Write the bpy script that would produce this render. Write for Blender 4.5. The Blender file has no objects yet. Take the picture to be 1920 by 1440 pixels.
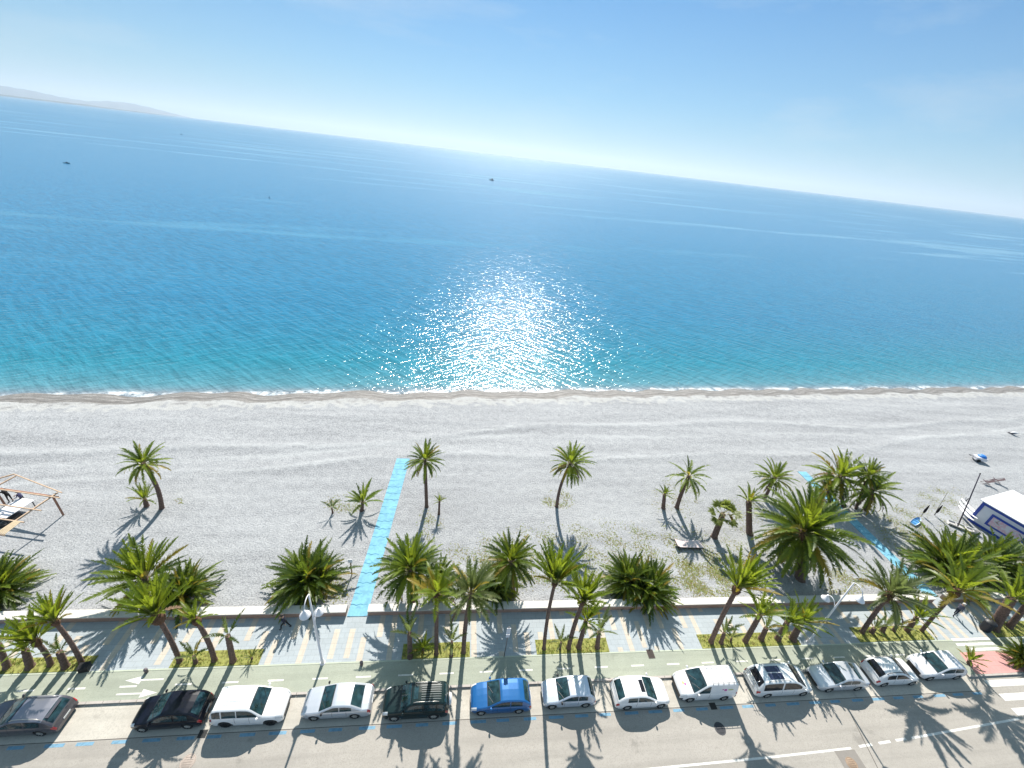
import bpy, bmesh, math, random
import numpy as np
from mathutils import Vector, Matrix
R = math.radians
sc = bpy.context.scene
COL = sc.collection

# ------------------------------------------------------------------ camera, sky, sun, exposure
CAM_H = 34.0
F_PX, PITCH, ROLL, YAW = 779.5, R(28.57), R(6.87), R(8.47)
fw = Vector((math.sin(YAW)*math.cos(PITCH), math.cos(YAW)*math.cos(PITCH), -math.sin(PITCH)))
rt = Vector((math.cos(YAW), -math.sin(YAW), 0))
up = rt.cross(fw)
cr = math.cos(ROLL)*rt + math.sin(ROLL)*up
cu = -math.sin(ROLL)*rt + math.cos(ROLL)*up
cam_d = bpy.data.cameras.new('camera')
cam_d.sensor_width = 36.0
cam_d.lens = F_PX/1920*36
cam_d.clip_start = 0.5
cam_d.clip_end = 120000
cam = bpy.data.objects.new('camera', cam_d)
COL.objects.link(cam)
M3 = Matrix((cr, cu, -fw)).transposed()
cam.matrix_world = Matrix.Translation((0, 0, CAM_H)) @ M3.to_4x4()
sc.camera = cam
sc.cycles.use_denoising = True

SUN_EL, SUN_AZ = R(44), R(4.5)          # azimuth clockwise from +Y (out to sea)
world = bpy.data.worlds.new('World'); sc.world = world; world.use_nodes = True
wn = world.node_tree.nodes; wl = world.node_tree.links
sky = wn.new('ShaderNodeTexSky'); sky.sky_type = 'NISHITA'; sky.sun_disc = False
sky.sun_elevation = SUN_EL; sky.sun_rotation = SUN_AZ
sky.altitude = 0; sky.air_density = 1.0; sky.dust_density = 0.1; sky.ozone_density = 4.0
HZC = (6.0, 8.7, 10.4, 1)
# hazy seaside air: the sky pales towards the horizon
tc = wn.new('ShaderNodeTexCoord'); sep = wn.new('ShaderNodeSeparateXYZ'); wl.new(tc.outputs['Generated'], sep.inputs[0])
hz = wn.new('ShaderNodeValToRGB'); wl.new(sep.outputs[2], hz.inputs[0])
for e, (p, c) in zip([hz.color_ramp.elements[0], hz.color_ramp.elements[1], hz.color_ramp.elements.new(.12), hz.color_ramp.elements.new(.3)], ((0, .8), (.62, .0), (.12, .42), (.3, .12))):
    e.position = p; e.color = (c, c, c, 1)
mixs = wn.new('ShaderNodeMix'); mixs.data_type = 'RGBA'
wl.new(hz.outputs[0], mixs.inputs[0]); mixs.inputs[7].default_value = HZC
bl = wn.new('ShaderNodeMix'); bl.data_type = 'RGBA'; bl.blend_type = 'MULTIPLY'; bl.inputs[0].default_value = 1.0; bl.inputs[7].default_value = (0.31, 1.07, 1.48, 1)
wl.new(sky.outputs[0], bl.inputs[6]); wl.new(bl.outputs[2], mixs.inputs[6])
mpw = wn.new('ShaderNodeMapping'); mpw.inputs['Scale'].default_value = (1.2, 3.0, 7.0); mpw.inputs['Rotation'].default_value = (0, .25, .5); wl.new(tc.outputs['Generated'], mpw.inputs[0])
nzw = wn.new('ShaderNodeTexNoise'); nzw.inputs['Scale'].default_value = 1.6; nzw.inputs['Detail'].default_value = 7; nzw.inputs['Roughness'].default_value = .62; wl.new(mpw.outputs[0], nzw.inputs['Vector'])
crw = wn.new('ShaderNodeValToRGB'); crw.color_ramp.elements[0].position = .50; crw.color_ramp.elements[0].color = (0, 0, 0, 1); crw.color_ramp.elements[1].position = .74; crw.color_ramp.elements[1].color = (.30, .30, .30, 1); wl.new(nzw.outputs['Fac'], crw.inputs[0])
cirr = wn.new('ShaderNodeMix'); cirr.data_type = 'RGBA'; cirr.inputs[7].default_value = (10, 11.4, 12.2, 1); wl.new(crw.outputs[0], cirr.inputs[0]); wl.new(mixs.outputs[2], cirr.inputs[6])
wl.new(cirr.outputs[2], wn['Background'].inputs[0]); wn['Background'].inputs[1].default_value = 0.037
sun_d = bpy.data.lights.new('sun', 'SUN'); sun_d.energy = 5.0; sun_d.angle = R(0.53); sun_d.color = (1.0, 0.95, 0.87)
sun = bpy.data.objects.new('sun', sun_d); COL.objects.link(sun)
sdir = Vector((math.sin(SUN_AZ)*math.cos(SUN_EL), math.cos(SUN_AZ)*math.cos(SUN_EL), math.sin(SUN_EL)))
sun.rotation_euler = sdir.to_track_quat('Z', 'Y').to_euler()
vs = sc.view_settings
vs.view_transform = 'Standard'; vs.look = 'None'; vs.gamma = 1.0; vs.use_curve_mapping = False
vs.exposure = 0.84

SEA = -1.0
WAVE = 0.34
HAZE = 4.2e-5

# ------------------------------------------------------------------ helpers
def ray(px, py):
    return fw + float((px-960)/F_PX)*cr + float((720-py)/F_PX)*cu
def at(px, py, z=0.0):
    d = ray(px, py); t = (z-CAM_H)/d.z
    return Vector((0, 0, CAM_H)) + t*d
def depth(P):
    return (Vector(P)-Vector((0, 0, CAM_H))).dot(fw)
def above(base, px, py):
    """height on the vertical through base seen at that pixel, and the actual point (base may lean)"""
    d = ray(px, py); o = Vector((0, 0, CAM_H))
    a = d.x*d.x+d.y*d.y
    t = ((base.x-o.x)*d.x+(base.y-o.y)*d.y)/a
    return o+t*d

class MB:
    def __init__(s): s.v = []; s.f = []; s.m = []; s.sm = []
    def add(s, vs, fs, mi=0, smooth=False):
        b = len(s.v); s.v.extend([tuple(p) for p in vs])
        for f in fs:
            s.f.append(tuple(b+i for i in f)); s.m.append(mi); s.sm.append(smooth)
    def box(s, c, size, mi=0, rz=0.0, ry=0.0):
        hx, hy, hz = size[0]/2, size[1]/2, size[2]/2
        Mx = Matrix.Rotation(rz, 3, 'Z') @ Matrix.Rotation(ry, 3, 'Y')
        vs = [Vector(c)+Mx @ Vector((x*hx, y*hy, z*hz)) for x in (-1, 1) for y in (-1, 1) for z in (-1, 1)]
        s.add(vs, [(0, 1, 3, 2), (4, 6, 7, 5), (0, 4, 5, 1), (2, 3, 7, 6), (0, 2, 6, 4), (1, 5, 7, 3)], mi)
    def bar(s, a, b, w, h, mi=0):
        a, b = Vector(a), Vector(b); d = (b-a).normalized()
        u = d.cross(Vector((0, 0, 1)))
        u = u.normalized() if u.length > 1e-3 else Vector((1, 0, 0))
        n = u.cross(d)
        vs = [p+u*x*w/2+n*y*h/2 for p in (a, b) for x, y in ((-1, -1), (1, -1), (1, 1), (-1, 1))]
        s.add(vs, [(3, 2, 1, 0), (4, 5, 6, 7), (0, 1, 5, 4), (1, 2, 6, 5), (2, 3, 7, 6), (3, 0, 4, 7)], mi)
    def tube(s, pts, rad, seg=8, mi=0, smooth=True, cap=True):
        pts = [Vector(p) for p in pts]
        if not hasattr(rad, '__len__'): rad = [rad]*len(pts)
        vs = []; n = len(pts); prev = None
        for i, p in enumerate(pts):
            d = (pts[min(i+1, n-1)]-pts[max(i-1, 0)]).normalized()
            if prev is None:
                u = d.cross(Vector((0, 1, 0)))
                if u.length < 1e-3: u = d.cross(Vector((1, 0, 0)))
            else: u = prev-d*prev.dot(d)
            u.normalize(); prev = u; w = d.cross(u)
            for k in range(seg):
                a = 2*math.pi*k/seg
                vs.append(p+(u*math.cos(a)+w*math.sin(a))*rad[i])
        fs = [(i*seg+k, i*seg+(k+1) % seg, (i+1)*seg+(k+1) % seg, (i+1)*seg+k) for i in range(n-1) for k in range(seg)]
        s.add(vs, fs, mi, smooth)
        if cap:
            b = len(s.v)-n*seg
            s.f.append(tuple(b+k for k in reversed(range(seg)))); s.m.append(mi); s.sm.append(False)
            s.f.append(tuple(b+(n-1)*seg+k for k in range(seg))); s.m.append(mi); s.sm.append(False)
    def lathe(s, prof, c=(0, 0, 0), seg=16, mi=0, axis=None, smooth=True):
        """prof: (r, h) list, around axis (default Z) through c"""
        q = Vector((0, 0, 1)).rotation_difference(Vector(axis)) if axis else None
        vs = []
        for r, h in prof:
            for k in range(seg):
                a = 2*math.pi*k/seg; p = Vector((r*math.cos(a), r*math.sin(a), h))
                if q: p = q @ p
                vs.append(Vector(c)+p)
        n = len(prof)
        s.add(vs, [(i*seg+k, i*seg+(k+1) % seg, (i+1)*seg+(k+1) % seg, (i+1)*seg+k) for i in range(n-1) for k in range(seg)], mi, smooth)
    def prism(s, poly, z0, z1, mi=0):
        n = len(poly)
        vs = [(p[0], p[1], z0) for p in poly]+[(p[0], p[1], z1) for p in poly]
        fs = [tuple(reversed(range(n))), tuple(range(n, 2*n))]+[(i, (i+1) % n, n+(i+1) % n, n+i) for i in range(n)]
        s.add(vs, fs, mi)
    def quad(s, pts, mi=0): s.add(pts, [tuple(range(len(pts)))], mi)
    def rect(s, x0, y0, x1, y1, z, mi=0): s.quad([(x0, y0, z), (x1, y0, z), (x1, y1, z), (x0, y1, z)], mi)
    def grid(s, P, mi=0, smooth=True, flip=False):
        r, c = len(P), len(P[0])
        vs = [p for row in P for p in row]
        fs = [(i*c+j, i*c+j+1, (i+1)*c+j+1, (i+1)*c+j) for i in range(r-1) for j in range(c-1)]
        if flip: fs = [tuple(reversed(f)) for f in fs]
        s.add(vs, fs, mi, smooth)
    def mesh(s, name, mats):
        me = bpy.data.meshes.new(name)
        me.from_pydata(s.v, [], s.f)
        for m in (mats if isinstance(mats, (list, tuple)) else [mats]): me.materials.append(m)
        me.polygons.foreach_set('material_index', s.m)
        me.polygons.foreach_set('use_smooth', s.sm)
        me.update()
        return me
    def build(s, name, mats, parent=None, loc=None):
        o = bpy.data.objects.new(name, s.mesh(name, mats)); COL.objects.link(o)
        if parent is not None: o.parent = parent
        if loc is not None: o.location = loc
        return o

def tag(o, label=None, cat=None, group=None, kind=None):
    if label: o['label'] = label
    if cat: o['category'] = cat
    if group: o['group'] = group
    if kind: o['kind'] = kind
    return o
def empty(name, loc, rz=0.0, label=None, cat=None, group=None):
    o = bpy.data.objects.new(name, None); COL.objects.link(o)
    o.location = loc; o.rotation_euler = (0, 0, rz); o.empty_display_size = 0.3
    return tag(o, label, cat, group)

# ------------------------------------------------------------------ materials
class NT:
    def __init__(s, name):
        s.m = bpy.data.materials.new(name); s.m.use_nodes = True
        s.t = s.m.node_tree; s.p = s.t.nodes['Principled BSDF']; s.out = s.t.nodes['Material Output']
    def n(s, typ, ins=None, **kw):
        nd = s.t.nodes.new('ShaderNode'+typ)
        for k, v in kw.items(): setattr(nd, k, v)
        for k, v in (ins or {}).items():
            if hasattr(v, 'is_output') or hasattr(v, 'links'): s.t.links.new(v, nd.inputs[k])
            else: nd.inputs[k].default_value = v
        return nd
    def link(s, a, b): s.t.links.new(a, b)
    def math(s, op, a, b=0.0, clamp=False):
        nd = s.n('Math', {0: a, 1: b}, operation=op); nd.use_clamp = clamp
        return nd.outputs[0]
    def ramp(s, fac, stops, interp='LINEAR'):
        nd = s.n('ValToRGB', {0: fac}); cr_ = nd.color_ramp; cr_.interpolation = interp
        while len(cr_.elements) < len(stops): cr_.elements.new(0.5)
        for e, (p, c) in zip(cr_.elements, stops):
            e.position = p; e.color = (c, c, c, 1) if not hasattr(c, '__len__') else (*c[:3], 1)
        return nd.outputs[0]
    def mix(s, fac, a, b):
        nd = s.n('Mix', data_type='RGBA')
        for k, v in ((0, fac), (6, a), (7, b)):
            if hasattr(v, 'is_output'): s.link(v, nd.inputs[k])
            elif k == 0: nd.inputs[0].default_value = v
            else: nd.inputs[k].default_value = (*v[:3], 1)
        return nd.outputs[2]
    def pos(s): return s.n('NewGeometry').outputs['Position']
    def noise(s, scale, vec=None, detail=3.0, rough=0.55):
        nd = s.n('TexNoise', {'Scale': scale, 'Detail': detail, 'Roughness': rough})
        if vec is not None: s.link(vec, nd.inputs['Vector'])
        return nd.outputs['Fac']
    def mapping(s, vec, scale=(1, 1, 1), rot=(0, 0, 0), loc=(0, 0, 0)):
        return s.n('Mapping', {'Vector': vec, 'Scale': scale, 'Rotation': rot, 'Location': loc}).outputs[0]

def mat(name, col, rough=0.6, var=0.0, vscale=3.0, metal=0.0, coat=0.0, spec=0.5, bump=0.0):
    t = NT(name); t.p.inputs['Roughness'].default_value = rough; t.p.inputs['Metallic'].default_value = metal
    t.p.inputs['Coat Weight'].default_value = coat; t.p.inputs['Coat Roughness'].default_value = 0.04
    t.p.inputs['Specular IOR Level'].default_value = spec
    if var:
        nz = t.noise(vscale, t.n('TexCoord').outputs['Object'], 4)
        c = t.ramp(nz, [(0.25, tuple(x*(1-var) for x in col)), (0.75, tuple(min(1, x*(1+var)) for x in col))])
        t.link(c, t.p.inputs['Base Color'])
        if bump:
            b = t.n('Bump', {'Height': nz, 'Strength': bump, 'Distance': 0.03}); t.link(b.outputs[0], t.p.inputs['Normal'])
    else: t.p.inputs['Base Color'].default_value = (*col, 1)
    return t.m

def ground_mat(name, col, var, scales, rough=0.9, speck=0.0, speck_scale=9.0, tiles=None, wear=0.0):
    """speckled mineral surface in world coordinates; tiles=(sx,sy,dark) adds slab joints"""
    t = NT(name); P = t.pos(); t.p.inputs['Roughness'].default_value = rough
    t.p.inputs['Specular IOR Level'].default_value = 0.2
    f = t.noise(scales[0], P, 5, 0.6)
    g = t.noise(scales[1], P, 3, 0.6)
    lo = tuple(c*(1-var) for c in col); hi = tuple(min(1, c*(1+var)) for c in col)
    c = t.ramp(t.math('ADD', t.math('MULTIPLY', f, 0.6), t.math('MULTIPLY', g, 0.4)), [(0.3, lo), (0.7, hi)])
    if speck:
        h = t.noise(speck_scale, P, 1)
        c = t.mix(t.ramp(h, [(0.35, 1.0), (0.5, 0.0)]), c, tuple(x*(1-speck) for x in col))
    if wear:   # oil drips, tyre lanes and old patches along the traffic direction
        w = t.noise(1.0, t.mapping(P, (0.06, 1.1, 1)), 5, 0.6); st = t.noise(0.55, P, 5, 0.7)
        c = t.mix(t.math('MULTIPLY', t.ramp(w, [(0.46, 0.0), (0.66, 1.0)]), wear), c, tuple(x*.62 for x in col))
        c = t.mix(t.math('MULTIPLY', t.ramp(st, [(0.62, 0.0), (0.70, 1.0)]), wear*1.1), c, tuple(x*.5 for x in col))
    if tiles:
        sx, sy, dk = tiles
        b = t.n('TexBrick', {'Vector': P, 'Scale': 1.0, 'Mortar Size': 0.012, 'Mortar Smooth': 0.2, 'Brick Width': sx, 'Row Height': sy,
                             'Color1': (1, 1, 1, 1), 'Color2': (0.93, 0.93, 0.93, 1), 'Mortar': (dk, dk, dk, 1)}, offset=0.5)
        nd = t.n('Mix', {0: 1.0, 6: c, 7: b.outputs[0]}, data_type='RGBA', blend_type='MULTIPLY'); c = nd.outputs[2]
    t.link(c, t.p.inputs['Base Color'])
    return t.m

def leaf_mat(name, col, trans):
    t = NT(name)
    P = t.pos(); oi = t.n('ObjectInfo')
    nz = t.noise(2.3, P, 2)
    k = t.math('ADD', t.math('MULTIPLY', nz, 0.75), t.math('MULTIPLY', oi.outputs['Random'], 0.35))
    c = t.ramp(k, [(0.2, tuple(x*0.62 for x in col)), (0.55, col), (0.9, tuple(min(1, x*y) for x, y in zip(col, (1.5, 1.35, 1.1))))])
    t.link(c, t.p.inputs['Base Color']); t.p.inputs['Roughness'].default_value = 0.42
    t.p.inputs['Specular IOR Level'].default_value = 0.4
    tr = t.n('BsdfTranslucent', {'Color': (*trans, 1)})
    cm = t.n('Mix', {0: 0.65, 6: (*trans, 1), 7: c}, data_type='RGBA'); 
    t.link(t.mix(0.35, trans, c), tr.inputs['Color'])
    mx = t.n('MixShader', {0: 0.5}); t.link(t.p.outputs[0], mx.inputs[1]); t.link(tr.outputs[0], mx.inputs[2])
    t.t.nodes.remove(cm)
    t.link(mx.outputs[0], t.out.inputs[0])
    return t.m

LEAF = [leaf_mat('palm_leaf', (0.105, 0.155, 0.019), (0.46, 0.56, 0.035)),
        leaf_mat('palm_leaf_dark', (0.045, 0.08, 0.015), (0.20, 0.28, 0.025)),
        leaf_mat('palm_leaf_yellow', (0.22, 0.17, 0.022), (0.55, 0.45, 0.05)),
        mat('palm_rachis', (0.22, 0.20, 0.06), 0.5)]
LEAF_GREY = [leaf_mat('palm_leaf_grey', (0.10, 0.125, 0.05), (0.30, 0.38, 0.10)), LEAF[1], LEAF[2], LEAF[3]]
TRUNK = mat('palm_trunk', (0.15, 0.095, 0.075), 0.9, 0.55, 9, bump=0.6)
TRUNK_HEAD = mat('palm_leaf_bases', (0.13, 0.066, 0.036), 0.9, 0.6, 14, bump=0.8)

# ------------------------------------------------------------------ the setting
def shore(x): return 56.3+0.107*x          # upper edge of the wet strip
def wob(x): return 0.62*math.sin(x/1.35+0.6*math.sin(x/5.1))+0.5*math.sin(x/2.9+1.3)+0.35*math.sin(x*0.31)
def beach_z(x, y):
    d = y-shore(x)
    dd = d-0.55*wob(x)*max(0, min(1, (d+1.5)/2.0))
    rip = 0.0
    if y > 38: # low storm ridges along the upper beach
        for off, amp, ph in ((-9.5, 0.13, 0.0), (-15.5, 0.11, 2.0), (-5.0, 0.06, 4.0)):
            c = off+1.5*math.sin(x/17+ph)+0.6*math.sin(x/6.3+ph)
            rip += amp*math.exp(-((d-c)/0.7)**2)
    z = np.interp(dd, [-20, -6, -0.6, 0.0, 0.7, 1.6, 3.7, 8, 14], [0, -0.06, -0.16, -0.16, -0.30, -0.44, -1.0, -2.4, -4.5])
    return float(z)+rip
def build_beach():
    xs = list(np.concatenate([np.arange(-140, -62, 1.5), np.arange(-62, 135, 0.45), np.arange(135, 330, 2.5)]))
    N = 120
    P = []
    for j in range(N):
        row = []
        for x in xs:
            y0, y1 = 21.85, shore(x)+13
            u = j/(N-1); u = u*0.55+0.45*(1-(1-u)**2)
            y = y0+(y1-y0)*u
            row.append((x, y, beach_z(x, y)))
        P.append(row)
    mb = MB(); mb.grid(P)
    t = NT('pebbles'); Pn = t.pos(); t.p.inputs['Roughness'].default_value = 0.85; t.p.inputs['Specular IOR Level'].default_value = 0.25
    sx = t.n('SeparateXYZ', {0: Pn})
    d = t.math('SUBTRACT', t.math('SUBTRACT', sx.outputs[1], t.math('MULTIPLY', sx.outputs[0], 0.107)), 56.3)
    fine = t.noise(7.0, Pn, 2, 0.7); mid = t.noise(1.1, Pn, 4, 0.65); big = t.noise(0.09, Pn, 3)
    band = t.noise(1.0, t.mapping(Pn, (0.05, 0.45, 0.1), (0, 0, -0.107)), 4, 0.6)
    k = t.math('ADD', t.math('MULTIPLY', fine, 0.55), t.math('ADD', t.math('MULTIPLY', mid, 0.2), t.math('MULTIPLY', band, 0.25)))
    dry = t.ramp(k, [(0.34, (0.155, 0.158, 0.166)), (0.5, (0.300, 0.306, 0.316)), (0.66, (0.43, 0.436, 0.442))])
    # warmer, finer shingle towards the promenade
    inland = t.ramp(t.math('MULTIPLY_ADD', sx.outputs[1], 0.02), [(0.42, 1.0), (0.9, 0.0)])
    dry = t.mix(t.math('MULTIPLY', inland, 0.38), dry, (0.47, 0.45, 0.40))
    tide = t.ramp(t.math('MULTIPLY_ADD', d, 0.05), [(0.0, 0.0), (0.01, 0.0)])
    dz = t.math('ADD', d, t.math('MULTIPLY', t.math('SUBTRACT', t.noise(0.55, Pn, 3), 0.5), 2.2))
    sz = sx.outputs[2]
    h = t.math('ADD', t.math('MULTIPLY', sz, -1.0), t.math('MULTIPLY', t.math('SUBTRACT', t.noise(0.7, Pn, 3), 0.5), 0.12))
    wet = t.ramp(h, [(0.155, 0.0), (0.2, 1.0)])
    wetcol = t.ramp(t.math('ADD', t.math('MULTIPLY', t.noise(1.6, t.mapping(Pn, (0.5, 2.2, 1), (0, 0, -0.107)), 4), 0.6), t.math('MULTIPLY', fine, 0.4)), [(0.35, (0.10, 0.09, 0.08)), (0.52, (0.20, 0.185, 0.17)), (0.7, (0.36, 0.34, 0.32))])
    # winding lines of paler, coarser stones left by storms
    X = sx.outputs[0]
    for off, k1, k2, ph in ((-9.5, 1/17, 1/6.3, 0.0), (-15.5, 1/17, 1/6.3, 2.0), (-12.3, 1/23, 1/8.1, 1.0)):
        c = t.math('ADD', t.math('MULTIPLY', t.math('SINE', t.math('MULTIPLY_ADD', X, k1)), 1.5), t.math('MULTIPLY', t.math('SINE', t.math('MULTIPLY_ADD', X, k2)), 0.6))
        for nd in [n for n in t.t.nodes if n.type == 'MATH' and n.operation == 'MULTIPLY_ADD' and abs(n.inputs[1].default_value-k1) < 1e-6 or n.type == 'MATH' and n.operation == 'MULTIPLY_ADD' and abs(n.inputs[1].default_value-k2) < 1e-6]:
            if nd.inputs[2].default_value == 0.5: nd.inputs[2].default_value = ph
        e = t.math('ABSOLUTE', t.math('ADD', t.math('SUBTRACT', t.math('SUBTRACT', d, off), c), t.math('MULTIPLY', t.math('SUBTRACT', t.noise(0.4, Pn, 3), 0.5), 1.6)))
        lm = t.math('MULTIPLY', t.ramp(t.math('MULTIPLY', e, 0.5), [(0.04, 1.0), (0.30, 0.0)]), t.ramp(t.noise(0.06, Pn, 2), [(0.38, 0.15), (0.6, 0.8)]))
        dry = t.mix(t.math('MULTIPLY', lm, 0.36), dry, (0.54, 0.55, 0.55))
    swash = t.n('Math', {0: t.math('ADD', t.math('MULTIPLY', h, 24.0), t.math('MULTIPLY', t.noise(0.22, Pn, 2), 11.0))}, operation='SINE').outputs[0]
    wetcol = t.mix(t.ramp(t.math('MULTIPLY_ADD', swash, 0.5), [(0.50, 0.0), (0.95, 0.55)]), wetcol, (0.085, 0.072, 0.062))
    col = t.mix(wet, dry, wetcol)
    # pale line of dry pebbles thrown up just above the wet strip
    rim = t.ramp(h, [(0.135, 0.0), (0.15, 0.45), (0.160, 0.45), (0.18, 0.0)])
    col = t.mix(rim, col, (0.50, 0.49, 0.46))
    t.link(col, t.p.inputs['Base Color'])
    t.link(t.math('SUBTRACT', 0.85, t.math('MULTIPLY', wet, 0.4)), t.p.inputs['Roughness'])
    b = t.n('Bump', {'Height': t.math('ADD', fine, t.math('MULTIPLY', mid, 1.5)), 'Strength': 0.8, 'Distance': 0.09})
    t.link(b.outputs[0], t.p.inputs['Normal'])
    tag(mb.build('beach', t.m), kind='structure')
build_beach()

def build_sea():
    t = NT('sea_water'); P = t.pos(); sx = t.n('SeparateXYZ', {0: P})
    d = t.math('SUBTRACT', t.math('SUBTRACT', sx.outputs[1], t.math('MULTIPLY', sx.outputs[0], 0.107)), 60.2)   # metres from the waterline
    lg = t.math('LOGARITHM', t.math('ADD', t.math('MAXIMUM', d, 0.0), 1.0), 10.0)   # 0..4
    patch = t.noise(0.02, t.mapping(P, (0.35, 1, 1), (0, 0, -0.1)), 4)
    col = t.ramp(t.math('ADD', t.math('MULTIPLY', lg, 0.28), t.math('MULTIPLY', t.math('SUBTRACT', patch, 0.5), 0.08)),
                 [(0.02, (0.17, 0.21, 0.24)), (0.16, (0.075, 0.215, 0.26)), (0.30, (0.020, 0.175, 0.240)), (0.46, (0.018, 0.150, 0.262)), (0.66, (0.024, 0.152, 0.285)), (0.95, (0.030, 0.158, 0.285))])
    # wave trains: short crests running obliquely to the shore, plus chop
    def train(deg, sc_, det, ro): return t.noise(1.0, t.mapping(t.mapping(P, rot=(0, 0, R(-deg))), sc_), det, ro)
    w1 = train(-40, (0.20, 1.15, 0.3), 2, 0.5)
    w2 = train(32, (0.26, 1.3, 1.0), 2, 0.5)
    w3 = train(-25, (1.6, 2.6, 2.0), 2, 0.55)
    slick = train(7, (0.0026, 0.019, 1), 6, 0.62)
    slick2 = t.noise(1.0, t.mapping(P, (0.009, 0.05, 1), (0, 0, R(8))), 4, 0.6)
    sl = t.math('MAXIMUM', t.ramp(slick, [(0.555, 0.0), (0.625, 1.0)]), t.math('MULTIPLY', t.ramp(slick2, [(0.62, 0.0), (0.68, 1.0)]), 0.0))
    far = t.ramp(t.math('MULTIPLY', lg, 0.25), [(0.36, 1.0), (0.46, 0.76), (0.56, 0.50), (0.72, 0.30), (0.9, 0.16)])
    h = t.math('ADD', t.math('MULTIPLY', w1, 0.70), t.math('ADD', t.math('MULTIPLY', w2, 0.50), t.math('MULTIPLY', w3, 0.29)))
    amp = t.math('MULTIPLY', far, t.math('SUBTRACT', 1.0, t.math('MULTIPLY', sl, 0.45)))
    bmp = t.n('Bump', {'Height': h, 'Strength': 1.0, 'Distance': 0.62})
    t.link(t.math('MULTIPLY', amp, WAVE), bmp.inputs['Distance'])
    t.link(bmp.outputs[0], t.p.inputs['Normal'])
    crest = t.ramp(t.math('ADD', t.math('MULTIPLY', w1, 0.55), t.math('MULTIPLY', w2, 0.45)), [(0.40, 0.84), (0.58, 1.12)])  # wave shading put into the colour: lighter crests, darker troughs
    cc = t.n('Mix', {0: 1.0, 6: col, 7: crest}, data_type='RGBA', blend_type='MULTIPLY').outputs[2]
    cc = t.mix(t.math('MULTIPLY', sl, t.ramp(t.math('MULTIPLY', lg, 0.25), [(0.42, 0.0), (0.52, 0.42)])), cc, (0.10, 0.29, 0.40))   # brighter sky reflection of the slicks, painted into the base colour
    # foam along the waterline
    fn = t.noise(0.55, P, 5, 0.7); fn2 = t.noise(1.0, t.mapping(P, (0.25, 1.6, 1), (0, 0, 0.107)), 5, 0.7)
    dd = t.math('ADD', d, t.math('MULTIPLY', t.math('SUBTRACT', t.noise(0.16, P, 3), 0.5), 3.2))
    line = t.ramp(t.math('MULTIPLY_ADD', dd, 0.1), [(0.0, 0.0), (0.02, 0.6), (0.06, 0.25), (0.13, 0.0)])
    line.node.inputs[0].default_value = 0
    foam = t.math('MULTIPLY', line, t.ramp(fn2, [(0.46, 0.0), (0.60, 1.0)]))
    foam = t.math('MAXIMUM', foam, t.math('MULTIPLY', t.ramp(t.math('MULTIPLY', dd, 0.1), [(0.0, 0.7), (0.05, 0.15), (0.12, 0.0)]), t.ramp(fn, [(0.42, 0.0), (0.58, 1.0)])))
    cc = t.mix(foam, cc, (0.75, 0.77, 0.78))
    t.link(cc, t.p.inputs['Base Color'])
    rg = t.ramp(t.math('MULTIPLY', lg, 0.25), [(0.0, 0.105), (0.35, 0.13), (0.55, 0.20), (0.8, 0.23)])   # unresolved ripples far out read as roughness
    t.link(t.math('ADD', t.math('SUBTRACT', rg, t.math('MULTIPLY', sl, 0.05)), t.math('MULTIPLY', foam, 0.6)), t.p.inputs['Roughness'])
    t.p.inputs['IOR'].default_value = 1.33; t.p.inputs['Specular IOR Level'].default_value = 0.5
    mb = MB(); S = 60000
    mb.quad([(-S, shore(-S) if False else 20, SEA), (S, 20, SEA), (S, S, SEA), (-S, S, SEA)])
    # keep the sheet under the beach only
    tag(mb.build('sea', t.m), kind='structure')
build_sea()

ASPH = ground_mat('asphalt', (0.345, 0.32, 0.288), 0.10, (0.25, 3.0), 0.92, 0.12, 14, wear=.4)
LANE = ground_mat('parking_concrete', (0.45, 0.42, 0.37), 0.12, (0.4, 4.0), 0.92, 0.1, 12, wear=.45)
CYC = ground_mat('green_cycle_path_paint', (0.315, 0.335, 0.275), 0.12, (0.35, 2.6), 0.9, 0.1, 12, wear=.35)
PAVE = ground_mat('grey_blue_paving', (0.355, 0.39, 0.41), 0.08, (0.8, 5.0), 0.8, 0, tiles=(0.6, 0.4, 0.72))
BAND = ground_mat('beige_paving', (0.50, 0.445, 0.375), 0.08, (0.8, 5.0), 0.8, 0, tiles=(0.6, 0.4, 0.75))
KERB = ground_mat('kerb_stone', (0.42, 0.38, 0.35), 0.15, (1.2, 6.0), 0.85, tiles=(1.0, 4.0, 0.35))
WALLTOP = ground_mat('white_stone_coping', (0.60, 0.57, 0.53), 0.10, (0.6, 5.0), 0.8, tiles=(2.0, 9.0, 0.75))
WALLF = ground_mat('pink_stone_face', (0.40, 0.26, 0.20), 0.22, (0.9, 6.0), 0.9)
SOIL = ground_mat('straw_grass_ground', (0.25, 0.255, 0.075), 0.45, (0.8, 5.0), 0.95, .4, 3)
WPAINT = ground_mat('white_road_paint', (0.66, 0.64, 0.60), 0.10, (1.0, 9.0), 0.8, 0.15, 5)
BPAINT = ground_mat('blue_road_paint', (0.17, 0.31, 0.42), 0.16, (1.0, 9.0), 0.8, 0.2, 5)
PINK = ground_mat('pink_tactile_paving', (0.56, 0.29, 0.27), 0.10, (1.0, 7.0), 0.85, tiles=(0.4, 0.4, 0.8))
DARKM = mat('dark_iron', (0.035, 0.033, 0.032), 0.7, 0.3, 10)

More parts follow.
